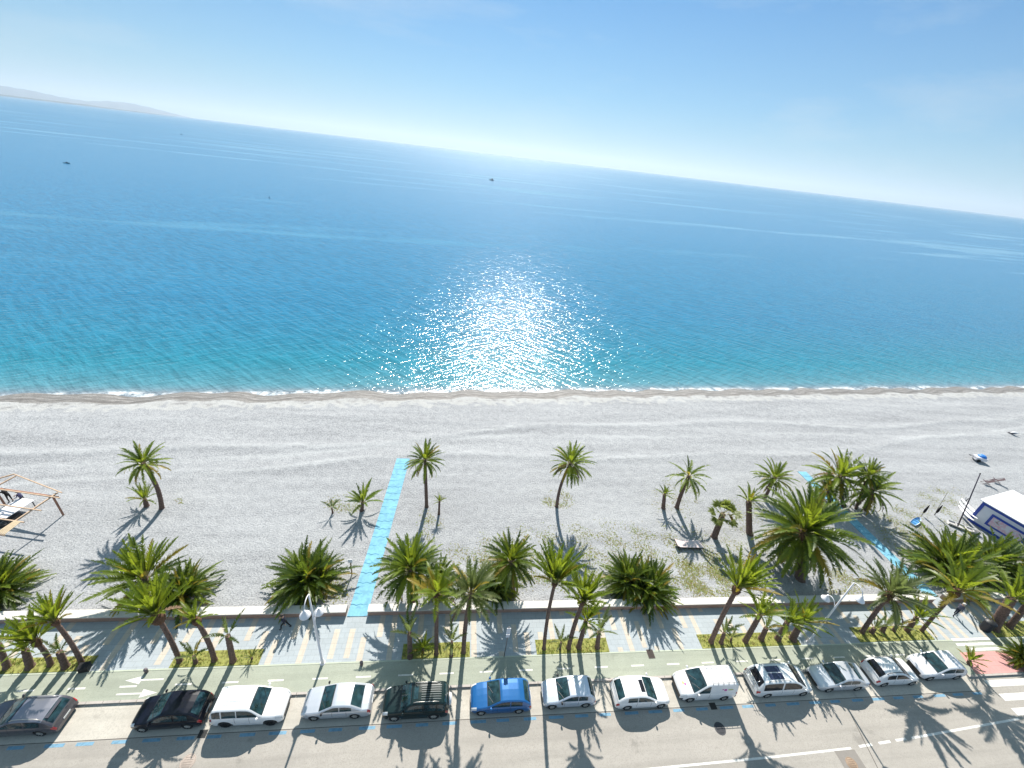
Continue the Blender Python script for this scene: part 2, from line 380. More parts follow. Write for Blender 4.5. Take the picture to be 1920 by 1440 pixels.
# road with the kerb step; the promenade sits 0.12 m above the road
ZR = -0.12
mb = MB(); mb.rect(-220, -60, 300, 13.86, ZR); tag(mb.build('road', ASPH), kind='structure')
mb = MB(); mb.rect(-220, 13.86, 43.6, 15.82, ZR+0.002); tag(mb.build('parking_lane', LANE), kind='structure')
mb = MB(); mb.rect(43.6, 13.86, 300, 15.0, ZR+0.002); tag(mb.build('road_edge', ASPH), kind='structure')
mb = MB()
x = -60.0
while x < 43.6:
    x1 = min(x+0.985, 43.6); mb.prism([(x, 15.82), (x1, 15.82), (x1, 15.97), (x, 15.97)], ZR-0.2, 0.012); x += 1.0
tag(mb.build('kerb', KERB), kind='structure')
mb = MB(); mb.rect(-220, 15.97, 300, 17.76, 0.0); mb.rect(43.6, 15.0, 300, 15.97, 0.0)
tag(mb.build('cycle_path', CYC), kind='structure')
mb = MB(); mb.prism([(-220, 17.74), (300, 17.74), (300, 17.84), (-220, 17.84)], -0.2, 0.016)
tag(mb.build('path_edging', ground_mat('pale_edging', (0.42, 0.45, 0.36), 0.12, (1, 5), 0.9)), kind='structure')
mb = MB(); mb.rect(-220, 17.84, 300, 21.9, 0.004); tag(mb.build('pavement', PAVE), kind='structure')
# beige bands set into the pavement, running from the wall towards the cycle path
mb = MB(); rnd = random.Random(5)
x = -60.0; k = 0
while x < 80:
    typ = (0, 3, 1, 0, 2, 4)[k % 6] if rnd.random() < 0.75 else rnd.choice((0, 1, 2, 3))
    y0, y1 = {0: (19.6, 21.38), 1: (17.85, 19.62), 2: (17.85, 21.38), 3: (18.1, 20.3), 4: (20.98, 21.38)}[typ]
    mb.rect(x, y0, x+0.42, y1, 0.008)
    if typ == 0 and rnd.random() < 0.4: mb.rect(x, 17.85, x+0.42, 18.2, 0.008)
    x += 0.98 if k % 2 else 1.16; k += 1
tag(mb.build('pavement_bands', BAND), kind='structure')

# markings
mb = MB()
x = -21.2+2.98
for i in range(22):
    xx = -18.18+2.98*i
    if xx > 43: break
    mb.rect(xx, 16.72, xx+1.05, 16.83, 0.006)
for xx in (-21.2, -24.3, -27.3, -30.3): mb.rect(xx-0.4, 16.72, xx+0.65, 16.83, 0.006)
def arrow(xt, xb, y, s):   # tip, tail
    mb.quad([(xt, y, 0.006), (xt+s*1.0, y-0.26, 0.006), (xt+s*1.0, y+0.26, 0.006)][::(1 if s > 0 else -1)])
    mb.rect(min(xt+s*1.0, xb), y-0.05, max(xt+s*1.0, xb), y+0.05, 0.006)
arrow(-21.5, -19.1, 17.15, 1); arrow(-19.0, -21.5, 16.32, -1)
for y in (16.95, 17.4, 17.82): mb.rect(45.4 if y > 17 else 46.4, y-0.12, 49.4, y+0.12, 0.022 if y > 17.7 else 0.006)
tag(mb.build('cycle_path_markings', WPAINT), kind='structure')
mb = MB(); x = -31.0
while x < 43:
    mb.rect(x, 13.62, x+0.95+0.12*math.sin(x), 13.80, ZR+0.004); x += 1.86+0.3*math.sin(x*1.7)
tag(mb.build('parking_dashes', BPAINT), kind='structure')
mb = MB()
def strip(p, q, w, z):
    p, q = Vector(p), Vector(q); n = Vector((-(q-p).y, (q-p).x)).normalized()*w/2
    mb.quad([(*(p-n), z), (*(q-n), z), (*(q+n), z), (*(p+n), z)])
strip((-10, 10.2), (14, 10.58), .13, ZR+.004); strip((14, 10.58), (22.3, 10.71), .13, ZR+.004); strip((22.3, 10.71), (28.9, 10.88), .13, ZR+.004)
for a, b in ((29.6, 30.7), (31.3, 32.3), (32.8, 33.7)): strip((a, 10.9+(a-29)*.06), (b, 10.9+(b-29)*.06), .15, ZR+.004)
strip((34.2, 11.2), (44.6, 11.9), .14, ZR+.004)
for i, y in enumerate((14.35, 13.35, 12.35, 11.35, 10.35, 9.35)): mb.rect(44.8+0.15*(i % 2), y-0.25, 49.6, y+0.25, ZR+.007)
tag(mb.build('road_markings', WPAINT), kind='structure')
mb = MB(); mb.quad([(44.5, 15.02, 0.004), (50.3, 15.02, 0.004), (50.3, 16.75, 0.004), (44.9, 16.75, 0.004)])
tag(mb.build('tactile_paving', PINK), kind='structure')
mb = MB(); mb.prism([(43.6, 14.86), (52, 14.86), (52, 15.0), (43.6, 15.0)], ZR-.2, 0.008); mb.prism([(43.6, 15.0), (43.72, 15.0), (43.72, 15.97), (43.6, 15.97)], ZR-.2, .008)
tag(mb.build('crossing_kerb', KERB), kind='structure')
# gutter joint, and the right lamp's cast shadow laid on as a dark strip
mb = MB(); mb.rect(-120, 13.86, 43.6, 13.90, ZR+.0045); 
mb.quad([(at(1595, 1340, ZR).x, at(1595, 1340, ZR).y, ZR+.004), *[(*(at(px, py, ZR).xy+Vector((dx, 0))), ZR+.004) for px, py, dx in ((1645, 1440, -.0), (1645, 1440, .05), (1595, 1340, .05))]])
tag(mb.build('road_joint_and_shadow', mat('dark_joint_and_shadow', (0.09, 0.08, 0.07), .9)), kind='structure')

# low beach wall: three lengths with gaps where the mats come through
def wall(x0, x1, label):
    r = empty('beach_wall', (x0, 21.35, 0), 0, label, 'wall', 'lengths of the low beach wall')
    m = MB(); m.prism([(0, 0), (x1-x0, 0), (x1-x0, .55), (0, .55)], -.3, .52); m.build('wall_body', WALLF, r)
    m = MB()
    q = 0.0
    while q < x1-x0-.05:
        e = min(q+2.0, x1-x0); m.prism([(q, -.05), (e-.006, -.05), (e-.006, .60), (q, .60)], .52, .62); q = e
    m.build('coping', WALLTOP, r)
wall(-60, -8.05, 'low white capped pink wall behind the lamp post left of the straight blue mat')
wall(-6.35, 47.3, 'longest low white capped pink wall between the two blue beach mats')
wall(48.75, 75, 'short low white capped wall under the dark shrubs beyond the second mat')

# planting beds and their grass
beds = [((-32.0, 17.86), (-24.3, 18.86)), ((-19.2, 17.86), (-13.3, 18.95)), ((-3.2, 17.86), (1.95, 19.0)), ((7.2, 17.86), (13.15, 18.98)),
        ((21.2, 17.86), (30.3, 19.0)), ((36.1, 17.9), (43.7, 19.2)), ((50.3, 17.9), (58, 19.3))]
mb = MB()
for (a, b), (c, d) in beds:
    mb.prism([(a, b), (c, b), (c, d), (a, d)], -.1, .035)
tag(mb.build('planting_ground', SOIL), kind='structure')
def tufts(name, spots, mats, label, up_=.6):
    """spots: (x, y, z, size) -> little fans of blades"""
    m = MB(); r = random.Random(3)
    for (x, y, z, s) in spots:
        mi = r.choices(range(len(mats)), [3, 2, 1][:len(mats)])[0]
        for q in range(4):
            a = r.random()*6.283; l = s*(.6+.8*r.random()); w = s*.22
            tx, ty = math.cos(a), math.sin(a)
            m.add([(x-ty*w, y+tx*w, z), (x+ty*w, y-tx*w, z), (x+tx*l*.7, y+ty*l*.7, z+.01+l*up_)], [(0, 1, 2)], mi)
    o = m.build(name, mats); tag(o, label, None, None, 'stuff'); return o
GRASS = [leaf_mat('grass_green', (0.20, 0.29, 0.05), (0.40, 0.52, 0.06)), leaf_mat('grass_straw', (0.32, 0.26, 0.09), (0.5, 0.4, 0.12)), leaf_mat('grass_lime', (0.34, 0.37, 0.10), (0.6, 0.6, 0.12))]
rnd = random.Random(11); sp = []
for (a, b), (c, d) in beds:
    for i in range(int((c-a)*(d-b)*70)):
        x, y = rnd.uniform(a+.03, c-.03), rnd.uniform(b+.03, d-.03)
        if math.sin(x*1.7)+math.sin(y*4.1+x*.9)+rnd.uniform(-1.6, 1.6) < -.5: continue
        sp.append((x, y, .03, rnd.uniform(.05, .13)))
tufts('grass', sp, GRASS, 'short straw and green grass in the planting beds')
# weeds creeping over the shingle
rnd = random.Random(12); sp = []
def weeds(px, py, rx, ry, n, s=.08):
    for i in range(int(n*2.2)):
        a = rnd.random()*6.283; q = math.sqrt(rnd.random())*(.6+.4*rnd.random())
        g = at(px+rx*q*math.cos(a), py+ry*q*math.sin(a))
        if g.y < 22.1 or (-8.2 < g.x < -5.5): continue
        if (math.sin(g.x*1.9+1)+math.sin(g.y*2.3+g.x))*.5+rnd.uniform(-.7, .9) < 0.1: continue
        sp.append((g.x, g.y, beach_z(g.x, g.y), rnd.uniform(.6, 1.5)*s*1.25))
for w in ((645, 945, 40, 20, 330), (808, 985, 28, 38, 240), (1046, 938, 34, 22, 420), (1150, 1045, 330, 75, 6500), (930, 1060, 130, 60, 900), (1270, 930, 60, 45, 420),
          (1340, 1080, 95, 50, 3200), (1400, 960, 45, 50, 500), (1690, 985, 60, 45, 1400), (1760, 940, 55, 35, 700), (1590, 1090, 60, 35, 900), (625, 1105, 40, 35, 330), (335, 940, 10, 7, 40), (1800, 990, 60, 30, 400), (700, 1110, 40, 20, 120)):
    weeds(*w)
tufts('weeds', sp, [GRASS[2], GRASS[1], GRASS[0]], 'yellow green weeds creeping over the pale shingle', .22)

# far hills across the bay
def build_hills():
    def ridge(prof, D, D2, name, m):
        mb = MB(); rows = []
        xs = [float(v) for v in np.arange(prof[0][0], prof[-1][0]+.1, 7.0)]
        r = random.Random(8); pk = []
        for px in xs:
            h = float(np.interp(px, [p[0] for p in prof], [p[1] for p in prof]))
            hy = 165+0.1205*px-(px-960)*0
            d = ray(px, hy); hd = Vector((d.x, d.y)).normalized()
            H = max(0.0, h)*D/F_PX*0.8+(r.random()-.5)*D*.0006*(h > 3)
            pk.append((hd, H))
        for k in range(7):
            q = k/6; row = []
            for i, (hd, H) in enumerate(pk):
                prof_h = math.sin(math.pi*min(1, q*1.0))**.9 if 0 < q < 1 else 0
                dist = D+(D2-D)*q+D*.01*math.sin(i*.9+k)
                row.append((hd.x*dist, hd.y*dist, SEA-3+max(0, H)*prof_h*.42+(0 if q in (0, 1) else 12*math.sin(i*1.7+k*2.2))))
            rows.append(row)
        mb.grid(rows); tag(mb.build(name, m), kind='structure')
    ridge([(-400, 14), (-200, 30), (-60, 33), (60, 27), (110, 18), (160, 15), (200, 24), (235, 28), (275, 22), (310, 13), (340, 4), (352, 3), (362, 0)], 34000, 41000, 'hills', mat('far_rock', (0.01, 0.025, 0.05), .95, .3, .002))
    ridge([(-400, 6), (-100, 5), (60, 4), (120, 4), (140, 4.5), (165, 5), (185, 3), (250, 2), (300, 1), (330, 0)], 19000, 21000, 'coast', mat('far_coast', (0.02, 0.04, 0.05), .95, .3, .004))
build_hills()
#@@OBJECTS
# ------------------------------------------------------------------ palms
def add_frond(m, o, az, el, L, droop, wid, mi, rnd, pairs=25, vee=0.35, fold=1.0, rach=3):
    """one feather leaf: a curved rib with two rows of narrow leaflets"""
    p = Vector(o); n = 9; pts = []; tans = []
    sidebend = rnd.uniform(-.22, .22)
    for i in range(n+1):
        t = i/n
        e = el-droop*t**1.35; a = az+sidebend*t
        d = Vector((math.cos(a)*math.cos(e), math.sin(a)*math.cos(e), math.sin(e)))
        pts.append(p.copy()); tans.append(d); p = p+d*(L/n)
    side0 = Vector((-math.sin(az), math.cos(az), 0))
    tw = rnd.uniform(-.6, .6)
    def P(t):
        f = t*n; i = min(int(f), n-1); return pts[i].lerp(pts[i+1], f-i), tans[i].lerp(tans[i+1], f-i).normalized()
    # rib
    vs = []
    for i in range(0, n+1, 2 if n % 2 == 0 else 3):
        w = L*.010*(1-i/n)+L*.0025
        s = side0; vs += [pts[i]-s*w, pts[i]+s*w]
    k = len(vs)//2
    m.add(vs, [(2*i, 2*i+1, 2*i+3, 2*i+2) for i in range(k-1)], rach)
    for sgn in (-1, 1):
        for j in range(pairs):
            if rnd.random() < .07: continue
            t = .16+.84*(j+.5*rnd.random())/pairs
            b, d = P(t)
            s = (side0-d*side0.dot(d)).normalized()
            u = s.cross(d)
            if u.z < 0: u = -u
            s2 = s*math.cos(tw)+u*math.sin(tw)*.6
            prof = math.sin(math.pi*min(1, .18+.80*t))**.7
            l = wid*L*prof*rnd.uniform(.8, 1.15)
            fwd = .55+.55*t
            dr = (s2*sgn*fold+d*fwd+u*vee).normalized()
            tip = b+dr*l+Vector((0, 0, -l*.10))
            hw = d*(L/pairs*.62)
            m.add([b-hw, b+hw, tip+hw*.15, tip-hw*.15], [(0, 1, 2, 3)], mi)
def crown_mesh(name, rnd, n, el_hi, el_lo, droop, length, wid, mats, yellow=.08, dark=.25, base_r=.05, base_h=.1, pairs=25, vee=.35, fold=1.0, heads=None, power=1.0):
    m = MB()
    for i in range(n):
        q = (i+.5)/n
        az = i*2.39996+rnd.uniform(-.3, .3)
        el = R(el_hi+(el_lo-el_hi)*q**power+rnd.uniform(-7, 7))
        L = rnd.uniform(*length)*(0.72+.28*math.sin(math.pi*min(1, .25+.6*q)))
        h = heads[i % len(heads)] if heads else (0, 0, 0)
        o = (h[0]+math.cos(az)*base_r, h[1]+math.sin(az)*base_r, h[2]-base_h*q)
        x = rnd.random()
        mi = 2 if x < yellow*(.4+1.6*q) else (1 if x < yellow+dark else 0)
        add_frond(m, o, az, el, L, R(droop*rnd.uniform(.7, 1.25)*(.6+.6*q)), wid, mi, rnd, pairs, vee, fold)
    return m.mesh(name, mats)
rnd = random.Random(21)
CROWN = {
 'date': [crown_mesh('date_crown', rnd, 58, 84, -44, 62, (.85, 1.12), .118, LEAF, .10, .22, .05, .12) for _ in range(5)],
 'thin': [crown_mesh('thin_crown', rnd, 26, 80, -48, 66, (.85, 1.1), .125, LEAF, .12, .3, .05, .1) for _ in range(2)],
 'tied': [crown_mesh('tied_crown', rnd, 38, 88, 44, 22, (.85, 1.12), .125, LEAF, .05, .08, .05, .04, vee=.5) for _ in range(4)],
 'arch': [crown_mesh('arch_crown', rnd, 38, 86, 6, 54, (.85, 1.12), .135, LEAF_GREY, .05, .1, .05, .08) for _ in range(2)],
 'gold': [crown_mesh('gold_crown', rnd, 26, 86, 10, 52, (.85, 1.1), .16, [LEAF[0], LEAF[2], LEAF[2], LEAF[3]], .05, .38, .05, .08) for _ in range(1)],
 'few':  [crown_mesh('few_crown', rnd, 8, 84, 40, 40, (.75, 1.1), .14, LEAF_GREY, .05, .2, .03, .05, pairs=23) for _ in range(3)],
 'some': [crown_mesh('some_crown', rnd, 21, 88, 28, 42, (.8, 1.12), .125, LEAF, .04, .12, .04, .05, pairs=23) for _ in range(4)],
 'spiky': [crown_mesh('spiky_crown', rnd, 60, 86, -6, 22, (.85, 1.12), .13, LEAF, .06, .3, .06, .1, fold=.8) for _ in range(1)],
 'dense': [crown_mesh('dense_crown', rnd, 110, 86, -50, 58, (.8, 1.12), .112, LEAF, .10, .46, .05, .14, pairs=25) for _ in range(2)],
 'big': [crown_mesh('big_crown', rnd, 150, 86, -64, 62, (.9, 1.12), .11, LEAF, .05, .38, .05, .16, pairs=26)],
 'clump': [crown_mesh('clump_crown', rnd, 210, 88, -10, 42, (.70, 1.14), .108, LEAF, .08, .58, .06, .03,
           heads=[(rnd.uniform(-.2, .2), rnd.uniform(-.2, .2), rnd.uniform(.0, .28)) for _ in range(11)], power=.8) for _ in range(5)],
}
def fan_crown():
    m = MB(); r = random.Random(4)
    for i in range(17):
        az = i*2.39996; q = i/17; el = R(80-105*q)
        d = Vector((math.cos(az)*math.cos(el), math.sin(az)*math.cos(el), math.sin(el)))
        o = d*.02; c = d*(.50+.08*(i%3))+Vector((0, 0, -.10*q))
        s = Vector((-math.sin(az), math.cos(az), 0)); u = d.cross(s)
        m.add([o-s*.014, o+s*.014, c+s*.01, c-s*.01], [(0, 1, 2, 3)], 3)
        mi = 2 if (i > 14 and r.random() < .5) else 0
        for k in range(17):
            a = R(-88+176*k/16); dr = (d*math.cos(a)+s*math.sin(a)+u*.10*math.sin(k*1.3)).normalized()
            l = .46*(.72+.28*math.cos(a*.7))*r.uniform(.9, 1.1); w = s*math.cos(a)-d*math.sin(a)
            m.add([c-w*.01, c+dr*l*.55-w*.045, c+dr*l+Vector((0, 0, -.05)), c+dr*l*.55+w*.045, c+w*.01], [(0, 1, 2, 3, 4)], mi)
    return m.mesh('fan_crown', [leaf_mat('fan_leaf', (0.16, 0.20, 0.05), (0.42, 0.48, 0.10)), LEAF[1], leaf_mat('fan_leaf_old', (0.24, 0.19, 0.05), (0.5, 0.42, .1)), LEAF[3]])
CROWN['fan'] = [fan_crown()]

def trunk_obj(base, top, r0, r1, bend, head, parent, rnd):
    """ringed trunk from base to top (local), optional pineapple of cut leaf bases below the crown"""
    m = MB(); base, top = Vector(base), Vector(top); H = (top-base).length
    n = max(6, int(H/.16)); pts = []; rad = []
    for i in range(n+1):
        t = i/n
        p = base.lerp(top, t)+Vector((bend[0], bend[1], 0))*math.sin(math.pi*t)
        flare = 1+.35*max(0, 1-t*H/.35)
        pts.append(p); rad.append((r0+(r1-r0)*t)*flare*(1.06 if i % 2 else .94)*rnd.uniform(.96, 1.04))
    m.tube(pts, rad, 9, 0)
    if head > 0:
        d = (pts[-1]-pts[-2]).normalized(); hl = min(head*2.6, H*.6); k = 7
        c = [pts[-1]-d*hl*(1-i/k)+d*.08 for i in range(k+1)]
        prof = [.55, .82, .97, 1.0, .95, .85, .66, .35]
        m.tube(c, [head*q*(1.05 if i % 2 else .97) for i, q in enumerate(prof)], 11, 1)
        for i in range(46):           # stubs of cut leaves
            t = rnd.uniform(.15, 1); a = i*2.4
            ax = d; s = ax.cross(Vector((math.cos(a), math.sin(a), .01))).normalized(); s2 = s.cross(ax)
            rr = head*float(np.interp(t, [i/k for i in range(k+1)], prof))
            o = pts[-1]-d*hl*(1-t)+d*.08+s2*rr*.85
            e = o+(s2*.7+d*.8).normalized()*head*.42
            m.add([o-s*head*.17, o+s*head*.17, e+s*head*.07, e-s*head*.07], [(0, 1, 2, 3)], 1)
    return m.build('trunk', [TRUNK, TRUNK_HEAD], parent)

PALM_N = [0]
def palm(base_px, head_px, Rpx, kind, label, cat='palm tree', group=None, r=.17, head=0.0, bend=(0, 0), lift=0.0, name='palm_tree', dead=0, tilt=None):
    rnd = random.Random(100+PALM_N[0]); PALM_N[0] += 1
    b = at(*base_px); b.z = beach_z(b.x, b.y) if b.y > 22 else .03
    T = above(b, *head_px); T.z += lift
    T.z = max(T.z, b.z+.12)
    Rm = Rpx*depth(T)/F_PX
    root = empty(name, b, 0, label, cat, group)
    loc = T-b
    if kind == 'clump':
        T2 = Vector((0, 0, .25)); loc = T2
    else:
        trunk_obj((0, 0, -.15), loc, r, r*.82, bend, head, root, rnd)
    me = CROWN[kind][PALM_N[0] % len(CROWN[kind])]
    c = bpy.data.objects.new('crown', me); COL.objects.link(c); c.parent = root
    c.location = loc
    sc_ = Rm*{'date': .92, 'thin': .98, 'tied': .98, 'arch': .84, 'gold': .84, 'few': .95, 'some': .92, 'spiky': .9, 'big': .88, 'dense': .9, 'clump': .88, 'fan': 1.0}[kind]
    c.scale = (sc_,)*3
    tl = tilt or (rnd.uniform(-.08, .08), rnd.uniform(-.08, .08))
    c.rotation_euler = (tl[0], tl[1], rnd.uniform(0, 6.28))
    if dead:     # a few old leaves hanging down the trunk
        m = MB()
        for i in range(dead):
            a = rnd.uniform(0, 6.28); add_frond(m, (math.cos(a)*r, math.sin(a)*r, 0), a, R(-20), Rm*.75, R(70), .10, 1, rnd, 16)
        m.build('dead_fronds', [LEAF[2], mat_dead, LEAF[2], LEAF[3]], root, loc)
    return root
mat_dead = mat('dead_leaf', (0.16, 0.10, 0.06), .9, .3, 5)
GB, GP, GC, GS = 'palms standing on the beach', 'palms in the promenade planting beds', 'leafy palm clumps behind the beach wall', 'young stub palms in the promenade planting beds'
# --- on the shingle
palm((303, 953), (268, 868), 48, 'date', 'tall leaning date palm on open beach, leftmost of the tall beach palms', 'palm tree', GB, .21, 0, (.35, 0), dead=4)
palm((275, 949), (271, 936), 42, 'some', 'short squat palm at the foot of the leftmost tall leaning beach palm', 'palm tree', GB, .22)
palm((624, 962), (622, 952), 25, 'few', 'tiny thin palm seedling among weeds left of the bushy dwarf palm by the mat', 'palm tree', GB, .09)
palm((678, 957), (680, 942), 48, 'some', 'bushy dwarf palm beside the left edge of the straight blue mat', 'palm tree', GB, .2)
palm((800, 950), (797, 862), 44, 'date', 'tall straight date palm beside the far end of the straight blue mat', 'palm tree', GB, .19, 0, dead=5)
palm((823, 964), (824, 940), 17, 'some', 'very small palm right of the straight tall palm near the blue mat', 'palm tree', GB, .13)
palm((1044, 950), (1070, 868), 50, 'date', 'tall curved palm alone in the middle of the beach with weeds round its foot', 'palm tree', GB, .18, 0, (-.3, 0), dead=5)
palm((1244, 953), (1246, 927), 22, 'some', 'stubby palm with a thick dark trunk left of the leaning drooping palm', 'palm tree', GB, .23)
palm((1269, 952), (1292, 892), 46, 'thin', 'leaning palm with sparse drooping fronds behind the sun lounger', 'palm tree', GB, .24, 0, (-.1, 0))
palm((1339, 1007), (1356, 963), 32, 'fan', 'fan palm with round pleated leaves and stout trunk right of the sun lounger', 'palm tree', GB, .33)
palm((1406, 1001), (1404, 940), 38, 'some', 'stout palm with dark trunk half hidden by the giant palm', 'palm tree', GB, .34, 0)
palm((1433, 936), (1453, 896), 42, 'date', 'slim leaning palm left of the far end of the second blue mat', 'palm tree', GB, .2, dead=5)
palm((1582, 951), (1575, 893), 62, 'date', 'wide crowned palm right beside the second blue mat near its far end', 'palm tree', GB, .24, dead=8)
palm((1558, 952), (1552, 918), 38, 'date', 'low dark palm overhanging the far end of the second blue mat', 'palm tree', GB, .2)
palm((1605, 954), (1628, 890), 38, 'date', 'thin leaning palm between the wide crowned palm and the rightmost beach palm', 'palm tree', GB, .16)
palm((1623, 957), (1636, 918), 54, 'date', 'rightmost beach palm with long fronds drooping over grey shingle', 'palm tree', GB, .26, dead=3)
palm((1500, 1085), (1509, 995), 104, 'big', 'giant dense palm left of the second blue mat, largest crown on the beach', 'palm tree', GB, .42, .6)
# --- clumps behind the wall
palm((8, 1110), (8, 1090), 74, 'clump', 'big bushy palm clump at the left edge below the timber frame', 'palm clump', GC, name='palm_clump')
palm((272, 1120), (270, 1082), 88, 'spiky', 'spiky palm with long stiff fronds behind the wall left of the rounded clump', 'palm tree', GC, .3, name='palm_tree')
palm((356, 1118), (352, 1100), 66, 'clump', 'rounded green palm clump right of the spiky palm with stiff fronds', 'palm clump', GC, name='palm_clump')
palm((585, 1100), (585, 1070), 82, 'clump', 'large isolated palm clump between lamp post and small signpost', 'palm clump', GC, name='palm_clump')
palm((774, 1126), (770, 1066), 80, 'dense', 'arching palm behind the wall right of the straight blue mat', 'palm tree', GC, .22)
palm((822, 1116), (824, 1084), 48, 'dense', 'low palm tucked right behind the arching palm near the straight mat', 'palm tree', GC, .2)
palm((930, 1108), (924, 1075), 52, 'clump', 'left upright bush of the double palm clump behind the tall bed palms', 'palm clump', GC, .2, name='palm_clump')
palm((962, 1116), (959, 1052), 62, 'dense', 'right arching palm of the double clump, its trunk in deep shade', 'palm tree', GC, .26)
palm((1180, 1105), (1180, 1070), 66, 'clump', 'left dark half of the big double clump behind the wall in the middle', 'palm clump', GC, name='palm_clump')
palm((1212, 1116), (1206, 1088), 66, 'clump', 'right golden tipped half of the big double clump behind the wall', 'palm clump', GC, name='palm_clump')
palm((1762, 1068), (1758, 1050), 86, 'clump', 'big yellow green palm clump right of the second mat, in front of the surfboards', 'palm clump', GC, name='palm_clump')
palm((1842, 1070), (1832, 1050), 74, 'clump', 'dark palm clump in front of the white roofed kiosk wall', 'palm clump', GC, name='palm_clump')
palm((1912, 1084), (1902, 1050), 66, 'clump', 'dark palm clump at the right edge below the kiosk', 'palm clump', GC, name='palm_clump')
# --- planting beds, from the left edge
palm((13, 1252), (-3, 1208), 46, 'some', 'palm with thick pinkish trunk cut by the left picture edge', 'palm tree', GP, .2)
palm((56, 1251), (47, 1219), 40, 'some', 'short thick stump palm left of the bent dark trunk in the left bed', 'palm tree', GP, .24)
palm((94, 1247), (64, 1200), 64, 'tied', 'palm with a bent dark trunk above the grey car', 'palm tree', GP, .17, .26, (.18, 0))
palm((123, 1251), (111, 1222), 40, 'few', 'short scaly palm between the bent trunk and the slim tall palm of the left bed', 'palm tree', GP, .22)
palm((153, 1242), (101, 1163), 62, 'tied', 'slim tall palm at the right end of the left bed', 'palm tree', GP, .155, .22, (.12, 0))
palm((337, 1240), (291, 1150), 84, 'tied', 'largest leafy palm of the second bed with a fat brown head', 'palm tree', GP, .17, .40, (.12, 0), dead=1)
palm((367, 1243), (363, 1230), 48, 'few', 'small grey green palm seedling between the two trunks above the black car', 'palm tree', GS, .14)
palm((402, 1238), (366, 1160), 50, 'some', 'palm with a wavy trunk and compact crown above the black car', 'palm tree', GP, .18, .26, (.16, 0))
palm((437, 1240), (427, 1192), 52, 'few', 'straight scaly palm with few upright fronds above the white sports utility car', 'palm tree', GP, .21)
palm((472, 1237), (472, 1232), 22, 'few', 'tiny dry seedling at the right end of the second bed', 'palm tree', GS, .07)
palm((769, 1232), (768, 1187), 56, 'few', 'short palm with a few arching fronds at the left end of the third bed', 'palm tree', GP, .2)
palm((793, 1224), (793, 1216), 34, 'some', 'low leafy palm seedling in shade in the third bed', 'palm tree', GS, .1)
palm((818, 1226), (819, 1112), 70, 'gold', 'golden tall palm with straight trunk in the third bed', 'palm tree', GP, .16, .26, dead=1)
palm((846, 1230), (847, 1203), 46, 'few', 'narrow upright young palm between the two tall palms of the third bed', 'palm tree', GS, .13)
palm((869, 1223), (883, 1112), 82, 'arch', 'tall grey green palm at the right end of the third bed', 'palm tree', GP, .175, 0, (-.1, 0), dead=2)
palm((1020, 1216), (1041, 1090), 78, 'tied', 'tall slender palm at the left end of the fourth bed', 'palm tree', GP, .145, .22, (-.12, 0))
palm((1050, 1217), (1052, 1204), 42, 'few', 'tiny seedling with two thin fronds in the fourth bed', 'palm tree', GS, .1)
palm((1066, 1215), (1094, 1126), 66, 'tied', 'leaning dark trunked palm in the middle of the fourth bed', 'palm tree', GP, .18, .22, (-.1, 0))
palm((1085, 1214), (1099, 1163), 52, 'some', 'scaly trunked palm right beside the leaning palm of the fourth bed', 'palm tree', GP, .2)
palm((1120, 1214), (1123, 1185), 54, 'few', 'short palm with upright curved fronds at the right end of the fourth bed', 'palm tree', GP, .2)
palm((1333, 1204), (1384, 1100), 78, 'tied', 'tall leaning palm with fat brown head at the left end of the fifth bed', 'palm tree', GP, .2, .32, (-.1, 0))
palm((1352, 1206), (1358, 1187), 42, 'few', 'stub palm with narrow upright leaves beside the tall leaning palm of the fifth bed', 'palm tree', GS, .17)
palm((1370, 1204), (1372, 1196), 28, 'few', 'thin seedling right of the stub palm in the fifth bed', 'palm tree', GS, .09)
palm((1397, 1203), (1425, 1153), 60, 'some', 'thick scaly palm in the middle of the fifth bed above the minivan', 'palm tree', GP, .22)
palm((1427, 1199), (1437, 1177), 44, 'few', 'low scaly stump palm above the minivan', 'palm tree', GS, .22)
palm((1458, 1199), (1476, 1167), 58, 'some', 'left of the twin stout palms beside the right lamp post', 'palm tree', GP, .24)
palm((1486, 1199), (1503, 1165), 60, 'some', 'right of the twin stout palms, nearest the right lamp post', 'palm tree', GP, .28)
palm((1616, 1186), (1669, 1112), 84, 'arch', 'leaning palm with round reddish head at the left end of the sixth bed', 'palm tree', GP, .19, .38, (-.08, 0), dead=1)
palm((1634, 1186), (1640, 1178), 38, 'few', 'first of three young sprouts in the sixth bed, next to the dark leaning trunk', 'palm tree', GS, .2)
palm((1654, 1184), (1660, 1173), 44, 'few', 'middle of three young sprouts in the sixth bed, the bushiest', 'palm tree', GS, .2)
palm((1675, 1183), (1682, 1173), 42, 'few', 'third young sprout in the sixth bed, farthest from the dark leaning trunk', 'palm tree', GS, .16)
palm((1700, 1183), (1719, 1158), 58, 'some', 'pinkish cone trunked palm left of the pale leaning palm in the sixth bed', 'palm tree', GP, .22)
palm((1728, 1183), (1796, 1106), 84, 'gold', 'pale trunked palm with round head and golden fan at the sixth bed right end', 'palm tree', GP, .16, .36, (-.1, 0))
palm((1862, 1178), (1897, 1122), 72, 'some', 'massive thick trunked palm behind the dark bin at the right edge', 'palm tree', GP, .42)
palm((1892, 1176), (1930, 1128), 60, 'some', 'thick palm cut by the right picture edge beside the massive trunk', 'palm tree', GP, .26)
# shrubs by the crossing
palm((1818, 1246), (1818, 1238), 34, 'some', 'small low green shrub between the last parked car and the pink paving', 'shrub', 'low shrubs by the crossing', name='low_shrub')
palm((1912, 1240), (1912, 1230), 38, 'clump', 'low dark shrub right of the pink paving', 'shrub', 'low shrubs by the crossing', name='low_shrub')

